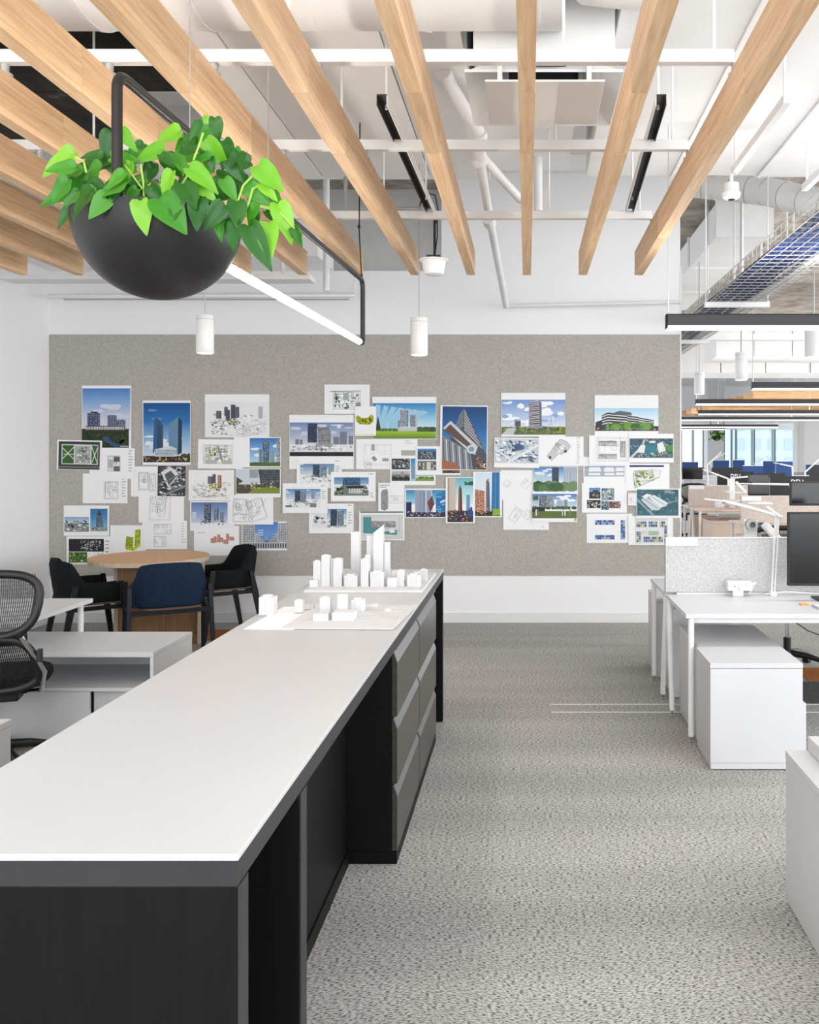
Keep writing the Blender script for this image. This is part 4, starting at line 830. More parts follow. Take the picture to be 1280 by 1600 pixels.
# ---------------------------------------------------------------- pinned prints
ZF = {'A': (60, 580, .34375), 'B': (420, 580, .296875), 'C': (740, 590, .265625)}
rnd = random.Random(3)
def mixh(a, b, t):
    a, b = hexc(a), hexc(b); return tuple(a[i]*(1-t)+b[i]*t for i in range(4))
def col(c): return hexc(c) if isinstance(c, str) else c
class Ink:
    def __init__(s): s.q = []; s.lay = 0
    def poly(s, pts, c, up=True):
        cs = c if isinstance(c, list) else [col(c)]*len(pts)
        if up: s.lay += 1
        s.q.append((pts, cs, s.lay)); return s
    def r(s, x0, y0, x1, y1, c, up=True): return s.poly([(x0, y0), (x1, y0), (x1, y1), (x0, y1)], c, up)
    def g(s, x0, y0, x1, y1, *cs):                  # printed vertical tone run
        n = len(cs)-1; s.lay += 1
        for i in range(n):
            a, b = y0+(y1-y0)*i/n, y0+(y1-y0)*(i+1)/n
            s.poly([(x0, a), (x1, a), (x1, b), (x0, b)], [col(cs[i]), col(cs[i]), col(cs[i+1]), col(cs[i+1])], False)
        return s
    def l(s, pts, w, c, up=True):
        if up: s.lay += 1
        for (x0, y0), (x1, y1) in zip(pts, pts[1:]):
            d = math.hypot(x1-x0, y1-y0) or 1; nx, ny = -(y1-y0)/d*w/2, (x1-x0)/d*w/2
            s.poly([(x0+nx, y0+ny), (x1+nx, y1+ny), (x1-nx, y1-ny), (x0-nx, y0-ny)], c, False)
        return s
    def win(s, x0, y0, x1, y1, nx, ny, c, fx=.6, fy=.55):   # window grid
        s.lay += 1
        for i in range(nx):
            for j in range(ny):
                a = x0+(x1-x0)*(i+(1-fx)/2)/nx; b = y0+(y1-y0)*(j+(1-fy)/2)/ny
                s.r(a, b, a+(x1-x0)*fx/nx, b+(y1-y0)*fy/ny, c if isinstance(c, str) else rnd.choice(c), False)
        return s
    def clouds(s, x0, y0, x1, y1, n, c, sz=18):
        for _ in range(n):
            x, y = rnd.uniform(x0, x1), rnd.uniform(y0, y1); a, b = sz*rnd.uniform(.6, 1.6), sz*rnd.uniform(.2, .5)
            s.poly([(min(max(x+a*math.cos(t), x0), x1), min(max(y+b*math.sin(t)*rnd.uniform(.7, 1.2), y0), y1)) for t in [k*PI/5 for k in range(10)]], c)
        return s
    def spots(s, x0, y0, x1, y1, n, cs, a=3, b=9):  # mixed small patches
        s.lay += 1
        for k in range(n):
            if k % 12 == 0: s.lay += 1
            w_, h_ = rnd.uniform(a, b), rnd.uniform(a, b)*.7; x = rnd.uniform(x0, x1-w_); y = rnd.uniform(y0, y1-h_)
            s.poly([(x, y+h_*.3), (x+w_*.4, y), (x+w_, y+h_*.4), (x+w_*.6, y+h_)], rnd.choice(cs), False)
        return s
    def trees(s, x0, y, x1, h, n, cs):
        for _ in range(n):
            x = rnd.uniform(x0, x1); r_ = h*rnd.uniform(.5, 1); s.poly([(min(max(x+r_*.8*math.cos(t)*rnd.uniform(.8, 1.1), x0), x1), y-r_*.5+r_*.55*math.sin(t)) for t in [k*PI/4 for k in range(8)]], rnd.choice(cs))
        return s
    def plan(s, x0, y0, x1, y1, c='#a9a9ab', n=7, rot=0, w=1.3):   # line drawing of a floor plan
        cx, cy = (x0+x1)/2, (y0+y1)/2; s.lay += 1
        def T(p):
            dx, dy = p[0]-cx, p[1]-cy; return (cx+dx*math.cos(rot)-dy*math.sin(rot), cy+dx*math.sin(rot)+dy*math.cos(rot))
        def rect(a, b, e, d): s.l([T(p) for p in ((a, b), (e, b), (e, d), (a, d), (a, b))], w, c, False)
        rect(x0, y0, x1, y1); rect(x0+(x1-x0)*.06, y0+(y1-y0)*.06, x1-(x1-x0)*.06, y1-(y1-y0)*.06)
        for _ in range(n):
            a = rnd.uniform(x0, x0+(x1-x0)*.7); b = rnd.uniform(y0, y0+(y1-y0)*.7); rect(a, b, a+(x1-x0)*rnd.uniform(.1, .3), b+(y1-y0)*rnd.uniform(.1, .3))
        for _ in range(n):
            a = rnd.uniform(x0, x1); s.l([T((a, y0)), T((a, y0+(y1-y0)*rnd.uniform(.1, .9)))], w*.8, c, False)
        return s
    def textlines(s, x0, y0, x1, n, dy, c='#b4b4b6'):
        s.lay += 1
        for k in range(n): s.r(x0, y0+k*dy, x0+(x1-x0)*rnd.uniform(.5, 1), y0+k*dy+dy*.35, c, False)
        return s
    def tower(s, x0, y0, x1, y1, c, wc, nx, ny, side=None, sc=None, fx=.6, fy=.5):
        s.r(x0, y0, x1, y1, c).win(x0, y0, x1, y1, nx, ny, wc, fx, fy)
        if side: s.poly([(x1, y0), (x1+side, y0+abs(side)*.35), (x1+side, y1), (x1, y1)], sc or '#3a4356')
        return s
PRN = []
def sheet(z, x0, y0, x1, y1, lab, ink=None, lv=0, tilt=0.0, cat='print', name='pinned_print', pcol='paper'):
    ox, oy, k = ZF[z]
    yf = WY-0.0135-0.0042*lv
    a = at(ox+x0*k, oy+y1*k, yf); b = at(ox+x1*k, oy+y0*k, yf); c = (a+b)/2
    R = Matrix.Rotation(tilt, 4, 'Y')
    t = thing(name, lab, cat, (c.x, yf, a.z), group='prints pinned on the felt board'); t.rotation_euler = (0, tilt, 0)
    bx(a.x, b.x, yf, yf+.0011, a.z, b.z).build('sheet', pcol, t)
    if ink and ink.q:
        v = []; f = []; cc = []
        for pts, cs, lay in ink.q:
            n = len(v)
            for (x, y), q in zip(pts, cs):
                p = at(ox+x*k, oy+y*k, yf); v.append((p.x-c.x, -0.00015-0.00004*lay, p.z-a.z)); cc.append(q)
            f.append(tuple(range(n, n+len(pts))))
        me = bpy.data.meshes.new('printed_image'); me.from_pydata(v, [], f); at_ = me.color_attributes.new('ink', 'FLOAT_COLOR', 'POINT')
        for i, q in enumerate(cc): at_.data[i].color = q
        me.materials.append(M['paper_print']); o = bpy.data.objects.new('printed_image', me); C.objects.link(o); o.parent = t; o['kind'] = 'stuff'
    return t
I = Ink
GRN = ['#3f6b2a', '#557f35', '#2e5522', '#6f9344']; DRK = ['#20262c', '#343c44', '#4c565e', '#7d8890']; GRY = ['#8f9499', '#b4b8bb', '#6c7278', '#d8dadc', '#4f555b']
# --- left third (A)
i = I().g(200, 78, 418, 270, '#4a80c4', '#86a8d6', '#c3c9dc', '#d9d3da').clouds(230, 150, 410, 210, 6, '#cdd3e2', 26).r(198, 262, 411, 348, '#26351f').spots(200, 280, 410, 346, 40, ['#2f4424', '#1f2c1b', '#3a5129'], 10, 40)
i.tower(223, 190, 280, 255, '#3d4764', ['#8891a8', '#5a6480'], 5, 8).r(238, 184, 270, 190, '#323b55').tower(314, 200, 356, 248, '#45506c', ['#8d95ab'], 4, 6).tower(345, 220, 396, 268, '#4a5472', ['#a9abbd', '#6b7590'], 5, 5).r(215, 248, 390, 268, '#565a74').win(215, 250, 390, 268, 24, 1, '#e9d9c4', .5, .7)
i.poly([(290, 300), (318, 296), (330, 318), (380, 340), (350, 346), (305, 322)], '#34507c').l([(372, 341), (408, 341)], 2.5, '#e8e8e8')
sheet('A', 198, 65, 422, 350, 'tall print of dusk buildings over dark lawn, top left of board', i, 1)
i = I().g(477, 144, 690, 400, '#0e4a8c', '#2a74b4', '#8ab6d8', '#d8e0e6').clouds(477, 290, 690, 370, 9, '#dfe5ea', 26).clouds(500, 160, 560, 260, 4, '#5e8fbf', 20).r(477, 385, 690, 414, '#2b2622').spots(477, 388, 690, 414, 50, ['#c9a070', '#803020', '#5a4a3a', '#e4c890'], 3, 14)
i.poly([(520, 372), (528, 210), (542, 214), (540, 372)], '#2c5b8f').poly([(540, 372), (542, 214), (567, 246), (567, 360)], '#1c2f4a').poly([(593, 372), (593, 240), (636, 208), (634, 380)], '#6d93b6').poly([(634, 380), (636, 208), (653, 226), (652, 372)], '#26384f')
for k in range(22):
    q = k/22; i.l([(593, 244+q*125), (635, 214+q*160)], 1.2, '#32506e', False).l([(542, 220+q*148), (567, 250+q*110)], 1.2, '#5d7d9c', False)
i.poly([(525, 372), (530, 355), (600, 340), (628, 352), (628, 388), (530, 388)], '#c9d3da').win(530, 356, 626, 384, 14, 4, ['#4d6478', '#7b90a2'], .7, .6).trees(640, 388, 690, 14, 10, ['#3a4228', '#4b4a2a'])
sheet('A', 474, 133, 692, 426, 'tall print of twin glass towers under deep blue sky', i, 2)
i = I().r(757, 140, 1048, 297, '#e9eaec').spots(770, 190, 1045, 295, 130, ['#c4c8cc', '#d7dadd', '#a5abb0', '#f7f7f7'], 5, 22).tower(875, 152, 892, 215, '#39404a', ['#5d6670'], 3, 10, 4).tower(893, 162, 909, 212, '#4a525c', ['#767f88'], 3, 9, 4).tower(845, 162, 858, 205, '#4a525c', ['#767f88'], 2, 8, 3).tower(852, 176, 868, 222, '#39404a', ['#5d6670'], 3, 8, 3).tower(808, 180, 828, 216, '#4a525c', ['#767f88'], 3, 6, 4).tower(1000, 160, 1020, 215, '#a9aeb4', ['#c3c7cb'], 3, 8)
i.spots(850, 212, 920, 250, 40, ['#7f8a3a', '#aab04a', '#5c6a35', '#4f555b'], 5, 14).spots(785, 225, 850, 292, 45, ['#8d949a', '#50575d', '#c4c8cc'], 4, 14).plan(900, 250, 1030, 290, '#b9bdc1', 6, -.25)
sheet('A', 757, 105, 1050, 300, 'wide print of grey clustered towers on white massing, top row', i, 1)
i = I().r(90, 320, 278, 446, '#3d3f42').r(104, 333, 270, 424, '#d6d8d6').r(108, 337, 160, 420, '#35652e').r(240, 337, 268, 420, '#35652e').r(165, 340, 235, 418, '#a8aaa8').spots(165, 340, 235, 418, 40, ['#6f7376', '#e3e4e3', '#2f5a2a', '#8f9392'], 6, 18)
for p in ([(108, 350), (160, 400)], [(108, 400), (160, 345)], [(240, 340), (268, 420)], [(268, 345), (242, 415)], [(112, 378), (160, 378)]): i.l(p, 3, '#e4e6e2')
i.l([(90, 436), (278, 436)], 6, '#77797b')
sheet('A', 83, 314, 287, 448, 'landscape site plan with dark border and green lawns at far left', i, 2, .02)
i = I().plan(315, 385, 372, 455, '#77797c', 9).r(342, 390, 370, 412, '#5b5d60').r(342, 432, 370, 454, '#66686b').r(320, 400, 340, 440, '#b4b5b7').textlines(410, 360, 432, 8, 13)
sheet('A', 232, 350, 438, 490, 'white plan sheet with one grey square block, left of board', i, 1)
sheet('A', 202, 465, 405, 600, 'pale line plan sheet hanging below the grey square plan', I().plan(300, 502, 362, 582, '#9c9ea0', 8).textlines(378, 475, 400, 8, 13), 0)
sheet('A', 420, 433, 560, 570, 'white sheet with small grey plans left of dark aerial photo', I().plan(455, 460, 500, 540, '#8d8f92', 5).plan(505, 465, 532, 545, '#a8aaac', 4), 0)
i = I().r(541, 430, 669, 568, '#3e4246').spots(541, 430, 669, 568, 120, GRY+DRK, 8, 28).poly([(555, 460), (600, 435), (640, 470), (590, 530)], '#d9dbdc').poly([(572, 470), (600, 452), (625, 480), (592, 520)], '#55595c').l([(541, 520), (669, 455)], 6, '#75797c').l([(560, 568), (669, 520)], 8, '#8b8f92')
sheet('A', 540, 428, 670, 571, 'small black and white aerial photo left of centre', i, 2, .015)
sheet('A', 455, 557, 662, 688, 'pale line plan right below the dark aerial photo', I().plan(505, 570, 600, 680, '#b0b2b4', 12, .06), 1)
i = I()
i.poly([(395, 800), (400, 750), (432, 755), (430, 812), (400, 812)], '#8d9a18').win(402, 755, 430, 800, 6, 7, ['#c4c832', '#5c6a12'], .6, .6).poly([(436, 805), (440, 722), (465, 718), (463, 790)], '#a7b01e').win(441, 724, 463, 790, 4, 10, ['#d0d23c', '#5c6a12'], .6, .6).poly([(393, 805), (430, 818), (466, 792), (462, 784), (428, 806), (398, 798)], '#b9c41c')
sheet('A', 327, 700, 490, 832, 'white sheet with a yellow green tower rendering above table', i, 1)
sheet('A', 472, 680, 676, 810, 'very pale plan sheet beside the yellow green rendering', I().plan(525, 695, 605, 740, '#bfc1c3', 7).plan(525, 750, 580, 798, '#bfc1c3', 5).textlines(650, 690, 670, 8, 12, '#cfcfd1'), 2)
i = I().plan(750, 335, 880, 420, '#6f7276', 14).spots(755, 340, 880, 415, 45, ['#9fae4c', '#8a9096', '#c4c8cc', '#b8c46a'], 8, 22).l([(815, 340), (840, 420)], 9, '#8f9498').r(760, 403, 812, 422, '#b4b6b8').r(835, 403, 878, 422, '#b4b6b8')
sheet('A', 725, 310, 930, 443, 'site plan with yellow green courtyards and grey roads', i, 1, .01)
i = I().g(961, 304, 1100, 432, '#2f6fb8', '#7fb0dc', '#c7dcec').clouds(965, 330, 1095, 400, 6, '#e2ebf2', 18).tower(1020, 322, 1046, 420, '#4f6a80', ['#9fb4c4', '#2f4252'], 5, 16, 3).poly([(1020, 322), (1033, 308), (1046, 322)], '#5f7a90').tower(1003, 355, 1018, 420, '#5d6f7e', ['#8fa2b0'], 3, 12).tower(1052, 358, 1074, 420, '#6f8494', ['#b3c2cc'], 4, 12).tower(1083, 308, 1100, 420, '#8d9aa4', ['#d0d8de', '#4c5962'], 3, 18).r(961, 415, 1100, 432, '#4d6b34').spots(961, 410, 1100, 420, 24, GRN, 4, 10)
sheet('A', 888, 300, 1103, 437, 'print with pale tower on blue sky, right of green plan', i, 2)
i = I().r(688, 458, 885, 582, '#efefee').spots(695, 500, 880, 580, 90, ['#d2d4d4', '#bfc2c2', '#dfe0e0'], 6, 26).tower(792, 468, 803, 510, '#3f464c', ['#6c747a'], 2, 8, 3).tower(770, 478, 788, 512, '#565d63', ['#858c91'], 3, 6, 4).tower(815, 472, 828, 530, '#b06c58', ['#d6a58f'], 2, 8, 4).spots(768, 510, 835, 548, 40, ['#7d8b34', '#a9ae3c', '#c9a052', '#4b5257'], 5, 14)
for k in range(5): i.l([(700+k*10, 530+k*6), (735+k*8, 570), (780+k*6, 575-k*3)], 1.3, '#9fa3a4', False)
sheet('A', 683, 450, 890, 588, 'cream massing print with one pinkish tower and green court', i, 1)
i = I().r(900, 446, 1098, 556, '#c9d4dc').poly([(1000, 446), (1098, 446), (1098, 530), (1010, 515)], '#353a42').win(1012, 448, 1097, 515, 16, 9, ['#79818a', '#5b636c'], .6, .5).poly([(900, 480), (930, 500), (900, 520)], '#4a4238').tower(960, 446, 1000, 485, '#8a929a', ['#b3bac0'], 6, 6).r(900, 515, 1098, 556, '#4f4a38').poly([(950, 556), (985, 528), (1098, 530), (1098, 556)], '#7c8f3a').spots(900, 495, 1095, 535, 60, ['#d8cdb8', '#5b6a3a', '#8a7a5c', '#3a3a32'], 4, 14)
sheet('A', 898, 443, 1102, 574, 'print of a courtyard lawn beneath a dark gridded facade', i, 3)
i = I().g(695, 596, 860, 700, '#5d79ab', '#8ea5c9', '#d3dbe8').r(690, 690, 885, 716, '#eceef1').tower(753, 600, 780, 690, '#4a5568', ['#97a2b4', '#3a4456'], 4, 14, 5).tower(797, 620, 815, 682, '#5a6578', ['#a4aebd'], 3, 10, 4).tower(826, 640, 838, 682, '#6a7588', ['#a4aebd'], 2, 7, 3).spots(735, 672, 850, 702, 50, ['#3a4250', '#8d96a5', '#c3c9d2'], 4, 13).r(700, 640, 718, 670, '#c4cedd')
sheet('A', 690, 590, 890, 725, 'print of blue toned twin towers on snow white ground', i, 1)
sheet('A', 870, 563, 1068, 697, 'pale line site plan overlapping the blue toned towers print', I().plan(885, 580, 950, 650, '#a5a7aa', 9, .1).plan(955, 580, 1030, 680, '#a5a7aa', 10, -.3).l([(960, 690), (1035, 580)], 2, '#a5a7aa').plan(885, 650, 960, 685, '#b2b4b6', 5), 2)
i = I()
for x, y, w_, h_ in ((783, 758, 10, 24), (797, 750, 9, 30), (812, 742, 11, 36), (826, 755, 9, 22), (840, 765, 20, 20), (853, 738, 10, 30), (868, 752, 18, 18)): i.r(x, y, x+w_, y+h_, '#c69480').poly([(x+w_, y), (x+w_+4, y+3), (x+w_+4, y+h_), (x+w_, y+h_)], '#a37262')
sheet('A', 707, 703, 912, 838, 'white sheet with small reddish block models', i.textlines(720, 720, 760, 2, 12, '#d4d4d6'), 0)
i = I().r(928, 690, 1130, 806, '#55606e').g(985, 685, 1090, 770, '#4a7cc0', '#7ba6dc').win(928, 690, 985, 780, 7, 12, ['#d9dadb', '#c4c6c8'], .8, .6).win(1088, 690, 1130, 780, 5, 12, ['#d9dadb', '#c4c6c8'], .8, .6).poly([(985, 730), (1035, 780), (985, 780)], '#b9bfc6').poly([(1088, 730), (1040, 780), (1088, 780)], '#aab1b9').win(990, 745, 1030, 780, 5, 5, '#6c7582', .7, .5).win(1045, 745, 1085, 780, 5, 5, '#6c7582', .7, .5).r(928, 778, 1130, 806, '#c3c7cb').win(928, 780, 1130, 806, 18, 1, ['#2f363e', '#454d56'], .55, .8)
for y in (724, 735, 746): i.l([(998, y), (1022, y-2)], 3, '#dfe8f4')
sheet('A', 925, 683, 1130, 815, 'print of sky framed by brick patterned facades', i, 1)
i = I().g(118, 663, 230, 695, '#7fa8cc', '#c6d6e2').r(118, 690, 230, 730, '#8a8d8c').spots(118, 675, 230, 730, 60, ['#3f4a4a', '#c9cccb', '#5d6a66', '#e3e3e0'], 5, 20).g(236, 625, 314, 728, '#2e6a9c', '#4f94c4', '#8fbcd8').poly([(262, 715), (266, 650), (278, 630), (292, 660), (296, 715)], '#33495c').win(266, 655, 294, 712, 5, 11, ['#9fb8c8', '#6c8698'], .6, .5).r(240, 708, 314, 728, '#9aa6aa').spots(240, 706, 314, 728, 20, DRK, 4, 10)
sheet('A', 115, 610, 322, 748, 'sheet with two photos, terrace and blue tower, lower left', i, 1)
i = I().r(138, 762, 298, 820, '#26222c').spots(190, 768, 285, 815, 80, ['#8f9490', '#c9ccc4', '#5a5f58', '#e0e2da'], 4, 12).spots(140, 765, 190, 815, 20, ['#3a2f4c', '#2e2a38'], 8, 18).r(138, 822, 222, 870, '#4e7030').spots(138, 822, 222, 870, 40, ['#dfe5d2', '#33531f', '#7ea04a'], 5, 16).spots(226, 825, 296, 868, 20, ['#4a4a4c', '#b8b8ba', '#8f8f92'], 4, 12).textlines(305, 770, 322, 4, 16, '#9a9a9d')
sheet('A', 128, 750, 327, 878, 'dark night plan print lowest at left, behind black chair', i, 0)
# --- middle third (B)
i = I().plan(338, 108, 482, 200, '#55585b', 7).spots(342, 112, 385, 195, 40, ['#4f8f5c', '#3a7548', '#8fbf95', '#cfe0d0'], 7, 18).spots(430, 115, 482, 152, 24, ['#4f8f5c', '#7d8084', '#cfe0d0'], 6, 14).r(392, 115, 420, 150, '#a9abad').r(458, 165, 484, 202, '#8b8d90').spots(385, 165, 425, 200, 20, ['#4f8f5c', '#3a7548'], 6, 14).l([(323, 106), (484, 104)], 2.5, '#6f7275')
sheet('B', 293, 70, 532, 225, 'green and grey landscape plan at the top of the board centre', i, 1)
i = I().poly([(458, 240), (470, 232), (488, 245), (520, 245), (540, 226), (553, 240), (550, 268), (530, 282), (478, 280), (462, 265)], '#a8ae1a').spots(465, 240, 550, 278, 36, ['#5f7a1c', '#c4bc20', '#7d9420', '#43580f'], 7, 18).l([(455, 331), (562, 335)], 2.5, '#e2cf70')
sheet('B', 453, 185, 565, 340, 'small sheet with a curved yellow green model image', i, 3)
i = I().g(547, 168, 880, 315, '#2f86c0', '#66aad4', '#a9d2e8', '#dceaf0')
for k in range(7): i.poly([(560+k*12, 315-k*4), (566+k*40, 175+k*5), (590+k*42, 180+k*6), (575+k*12, 315)], '#9cc8e2')
i.r(547, 312, 880, 355, '#7aa024').g(547, 318, 880, 355, '#9cc02c', '#4f7a1a').tower(693, 205, 731, 300, '#8d959c', ['#5d666e', '#b4bac0'], 6, 18, 3).r(700, 201, 722, 206, '#a9b0b5').tower(745, 230, 772, 296, '#7d868e', ['#565f67', '#a5acb2'], 5, 12, 8, '#b4bac0').r(680, 292, 780, 315, '#d4d8da').win(680, 294, 780, 314, 14, 2, '#8d969d', .7, .5).tower(680, 258, 692, 295, '#6c757d', ['#98a0a6'], 2, 8).trees(781, 318, 880, 26, 16, ['#2f4a1e', '#3d5a26', '#24381a']).trees(590, 314, 680, 14, 14, ['#3d5a26', '#4f6c34']).poly([(563, 312), (575, 235), (592, 312)], '#24381a').r(625, 268, 629, 300, '#c9d9e2')
sheet('B', 545, 135, 882, 358, 'wide print of two towers over a bright green meadow', i, 2)
i = I().g(110, 270, 445, 400, '#6f86b4', '#a9b4cc', '#d8dae2').clouds(115, 280, 440, 340, 9, '#c9cfdc', 24).poly([(370+12*math.cos(t), 290+12*math.sin(t)) for t in [k*PI/5 for k in range(10)]], '#dde0e8').r(110, 384, 445, 425, '#e3e4e8').r(110, 425, 445, 447, '#15161a').tower(205, 275, 254, 375, '#2c3650', ['#4c5878', '#202940'], 6, 14).tower(258, 310, 327, 380, '#5a5f68', ['#d8d8d6', '#a9aaaa'], 9, 9).r(258, 295, 318, 310, '#74797f').r(246, 380, 336, 398, '#9a9c9e').spots(195, 392, 350, 418, 70, ['#2c3038', '#6f757c', '#c4c7cb', '#4c5a3c'], 4, 13)
for x0, y0, x1 in ((140, 357, 160), (164, 360, 178), (340, 345, 372), (374, 318, 412), (420, 340, 445)): i.r(x0, y0, x1, 386, '#6a7080').win(x0, y0, x1, 386, 5, 6, '#8f94a2', .6, .5)
i.spots(110, 388, 445, 424, 40, ['#c4c6cc', '#f4f4f6', '#9a9da5'], 8, 30)
sheet('B', 108, 230, 448, 515, 'large print of dark towers with black band along the bottom', i, 1)
i = I().plan(500, 385, 645, 495, '#c4c4c6', 4).r(540, 385, 558, 418, '#9b9da0').poly([(540, 455), (556, 445), (572, 466), (556, 476)], '#8d8f92').r(598, 458, 630, 474, '#97999c').plan(505, 480, 540, 510, '#a9abad', 3).r(697, 416, 771, 444, '#a9a99c').textlines(715, 365, 770, 2, 12, '#cfcfd1')
sheet('B', 460, 357, 783, 515, 'pale grey line plan below the meadow towers print', i, 0)
i = I().r(647, 460, 743, 517, '#3a4040').spots(647, 460, 743, 517, 70, ['#d0d4d2', '#55605a', '#8f9792', '#202626'], 5, 18).r(647, 523, 743, 578, '#6a6a68').g(647, 523, 743, 545, '#bfc4c4', '#98a09a').tower(695, 530, 712, 570, '#8f7d78', ['#b9a8a0'], 3, 6).trees(650, 575, 743, 22, 10, ['#2f3a28', '#454a38', '#22281e']).g(747, 460, 772, 578, '#3a84bc', '#9cc6e0').tower(752, 500, 768, 565, '#6c7f8c', ['#a9bac4'], 3, 10).g(773, 545, 870, 562, '#9fb8c4', '#d3dcdf').r(773, 562, 870, 578, '#7d9a2c').trees(775, 566, 868, 12, 14, GRN)
sheet('B', 640, 450, 878, 600, 'collage sheet of four small photos in the board centre', i, 1)
i = I().r(784, 408, 882, 465, '#2c4a63').g(784, 408, 882, 425, '#4f8fc0', '#2e5a80').win(800, 425, 870, 460, 9, 4, ['#9fc0d4', '#1f3242', '#c9a878'], .7, .6).r(784, 472, 882, 522, '#77726c').win(790, 480, 820, 518, 3, 2, ['#c4c0ba', '#4a4642'], .8, .7).r(832, 478, 852, 520, '#d3d0cb').win(856, 478, 880, 520, 3, 3, ['#b4b0aa', '#3c3936'], .7, .7)
sheet('B', 777, 395, 912, 545, 'sheet with two interior photos left of the upward tower', i, 2)
i = I().r(914, 521, 1006, 536, '#4a3f3a').spots(914, 521, 1006, 536, 20, ['#8a6a58', '#2a2624'], 5, 14)
sheet('B', 910, 505, 1010, 545, 'strip of a brown print peeking below the upward tower', i, 1)
i = I().g(911, 186, 1146, 517, '#0d3f74', '#1f5f9c', '#3f86be', '#5f9aca').poly([(1025, 190), (1146, 440), (1146, 517), (911, 517), (911, 430), (985, 300)], '#4a4f5a')
for k in range(15):
    q = k/15; i.poly([(1026, 195+q*120), (1026+q*105+6, 210+q*220), (1026+q*105+6, 216+q*220), (1026, 203+q*125)], '#aab4bf' if k % 2 else '#6c5a50').poly([(1022, 195+q*100), (1000-q*40, 230+q*110), (1000-q*40, 236+q*110), (1022, 203+q*105)], '#8d97a4' if k % 2 else '#3a4250')
i.poly([(915, 300), (955, 262), (1100, 395), (1085, 440), (1050, 420)], '#c4cad2').poly([(920, 312), (953, 280), (1080, 400), (1064, 412)], '#5d4a44').poly([(911, 340), (1060, 425), (1075, 517), (911, 517)], '#7f8790')
for k in range(9): i.l([(915+k*17, 350+k*9), (925+k*17, 517)], 4, '#d9dee3' if k % 2 else '#4f3c34')
i.poly([(911, 470), (980, 480), (1010, 517), (911, 517)], '#a3664a').poly([(1066+25*math.cos(t), 410+24*math.sin(t)) for t in [k*PI/6 for k in range(12)]], '#cdd6dc').poly([(1066+15*math.cos(t), 410+14*math.sin(t)) for t in [k*PI/6 for k in range(12)]], '#7f98a8').poly([(1085, 440), (1146, 480), (1146, 517), (1080, 517)], '#5a4038').spots(1085, 450, 1140, 515, 30, ['#8a6a5a', '#c4a894', '#3a2c28'], 6, 18).l([(1128, 490), (1140, 485), (1132, 500), (1142, 510)], 3.5, '#ffffff')
sheet('B', 900, 180, 1150, 520, 'large upward view print of a pointed tower, deep blue sky', i, 3, .012)
def bld(x0, y0, x1, y1, tx0, ty0, tx1, ty1, extra=None):
    h = y1-y0
    q = I().g(x0, y0, x1, y0+h*.6, '#4f84b4', '#9fb8ce', '#d4dbe2').r(x0, y0+h*.55, x1, y1, '#e6e8ea').clouds(x0, y0, x1, y0+h*.4, 4, '#c9d6e2', 12)
    q.spots(x0, y0+h*.5, x1, y1, 50, ['#c3c7cb', '#f2f3f4', '#8f969c', '#aab0b5'], 5, 20)
    q.tower(tx0, ty0, (tx0+tx1)/2, ty1, '#2f4258', ['#5a7088', '#203040'], 5, 10).tower((tx0+tx1)/2+2, ty0+6, tx1, ty1, '#6f7f8e', ['#a9b6c2', '#55636f'], 6, 10)
    q.spots(tx0-14, ty1-10, tx1+14, ty1+8, 30, ['#3a4650', '#8d98a0', '#c9cfd3'], 4, 12); return q
i = bld(165, 488, 345, 590, 232, 492, 305, 555).tower(315, 498, 342, 545, '#7d8fa0', ['#a9b8c4'], 4, 7).textlines(350, 470, 376, 1, 8, '#6a6a6c').textlines(352, 500, 378, 5, 12)
sheet('B', 147, 450, 385, 615, 'massing print of glass block, upper of the centre left stack', i, 2)
i = I().g(344, 559, 526, 600, '#4f84b4', '#8fb0cc').r(344, 595, 526, 655, '#e3e6e6').tower(390, 559, 482, 602, '#2a5078', ['#5b86ae', '#1f3c5c'], 14, 5).poly([(344, 640), (385, 600), (510, 600), (526, 625), (526, 655), (344, 655)], '#6f7d74').spots(346, 605, 400, 652, 40, ['#2f4a38', '#4f6c55', '#a9b4ac'], 6, 20).poly([(405, 605), (495, 603), (505, 618), (420, 622)], '#24282a').win(420, 615, 500, 645, 9, 1, '#e8eaea', .5, .9).spots(480, 610, 526, 650, 20, ['#e3e6e6', '#8f9a92', '#46584c'], 6, 18).textlines(528, 540, 552, 1, 8, '#6a6a6c').textlines(532, 640, 556, 3, 10)
sheet('B', 327, 530, 563, 685, 'print of a glass podium with dark canopy, centre left', i, 4)
i = bld(90, 620, 272, 718, 138, 628, 196, 690).tower(225, 640, 242, 672, '#7a8896', ['#9fabb6'], 3, 5).r(218, 694, 250, 716, '#7a8288').r(88, 706, 122, 715, '#5c646a').textlines(275, 602, 298, 1, 8, '#6a6a6c').textlines(278, 630, 300, 4, 12)
sheet('B', 73, 590, 310, 747, 'massing print with dark glass tower and white roofs around', i, 3)
i = bld(232, 725, 410, 825, 325, 728, 395, 815).r(232, 725, 308, 825, '#e3e5e7').spots(232, 755, 308, 805, 26, ['#b4bac0', '#8f969c', '#f2f3f4'], 8, 24).textlines(415, 704, 438, 1, 8, '#6a6a6c').textlines(418, 740, 440, 5, 14)
sheet('B', 212, 697, 447, 853, 'lowest massing print in the stack above the white model', i, 1)
i = I().poly([(590, 728), (590, 640), (600, 624), (622, 620), (628, 632), (628, 722), (612, 734)], '#8d8f92').win(592, 642, 612, 728, 4, 16, ['#5d5f62', '#b9bbbd'], .6, .5).win(614, 634, 627, 722, 2, 16, ['#6c6e71', '#a9abad'], .6, .5).plan(632, 655, 705, 695, '#c4c6c8', 6).textlines(584, 598, 640, 2, 10, '#7d8590')
sheet('B', 577, 588, 715, 742, 'white sheet with a single grey tower drawing', i, 2)
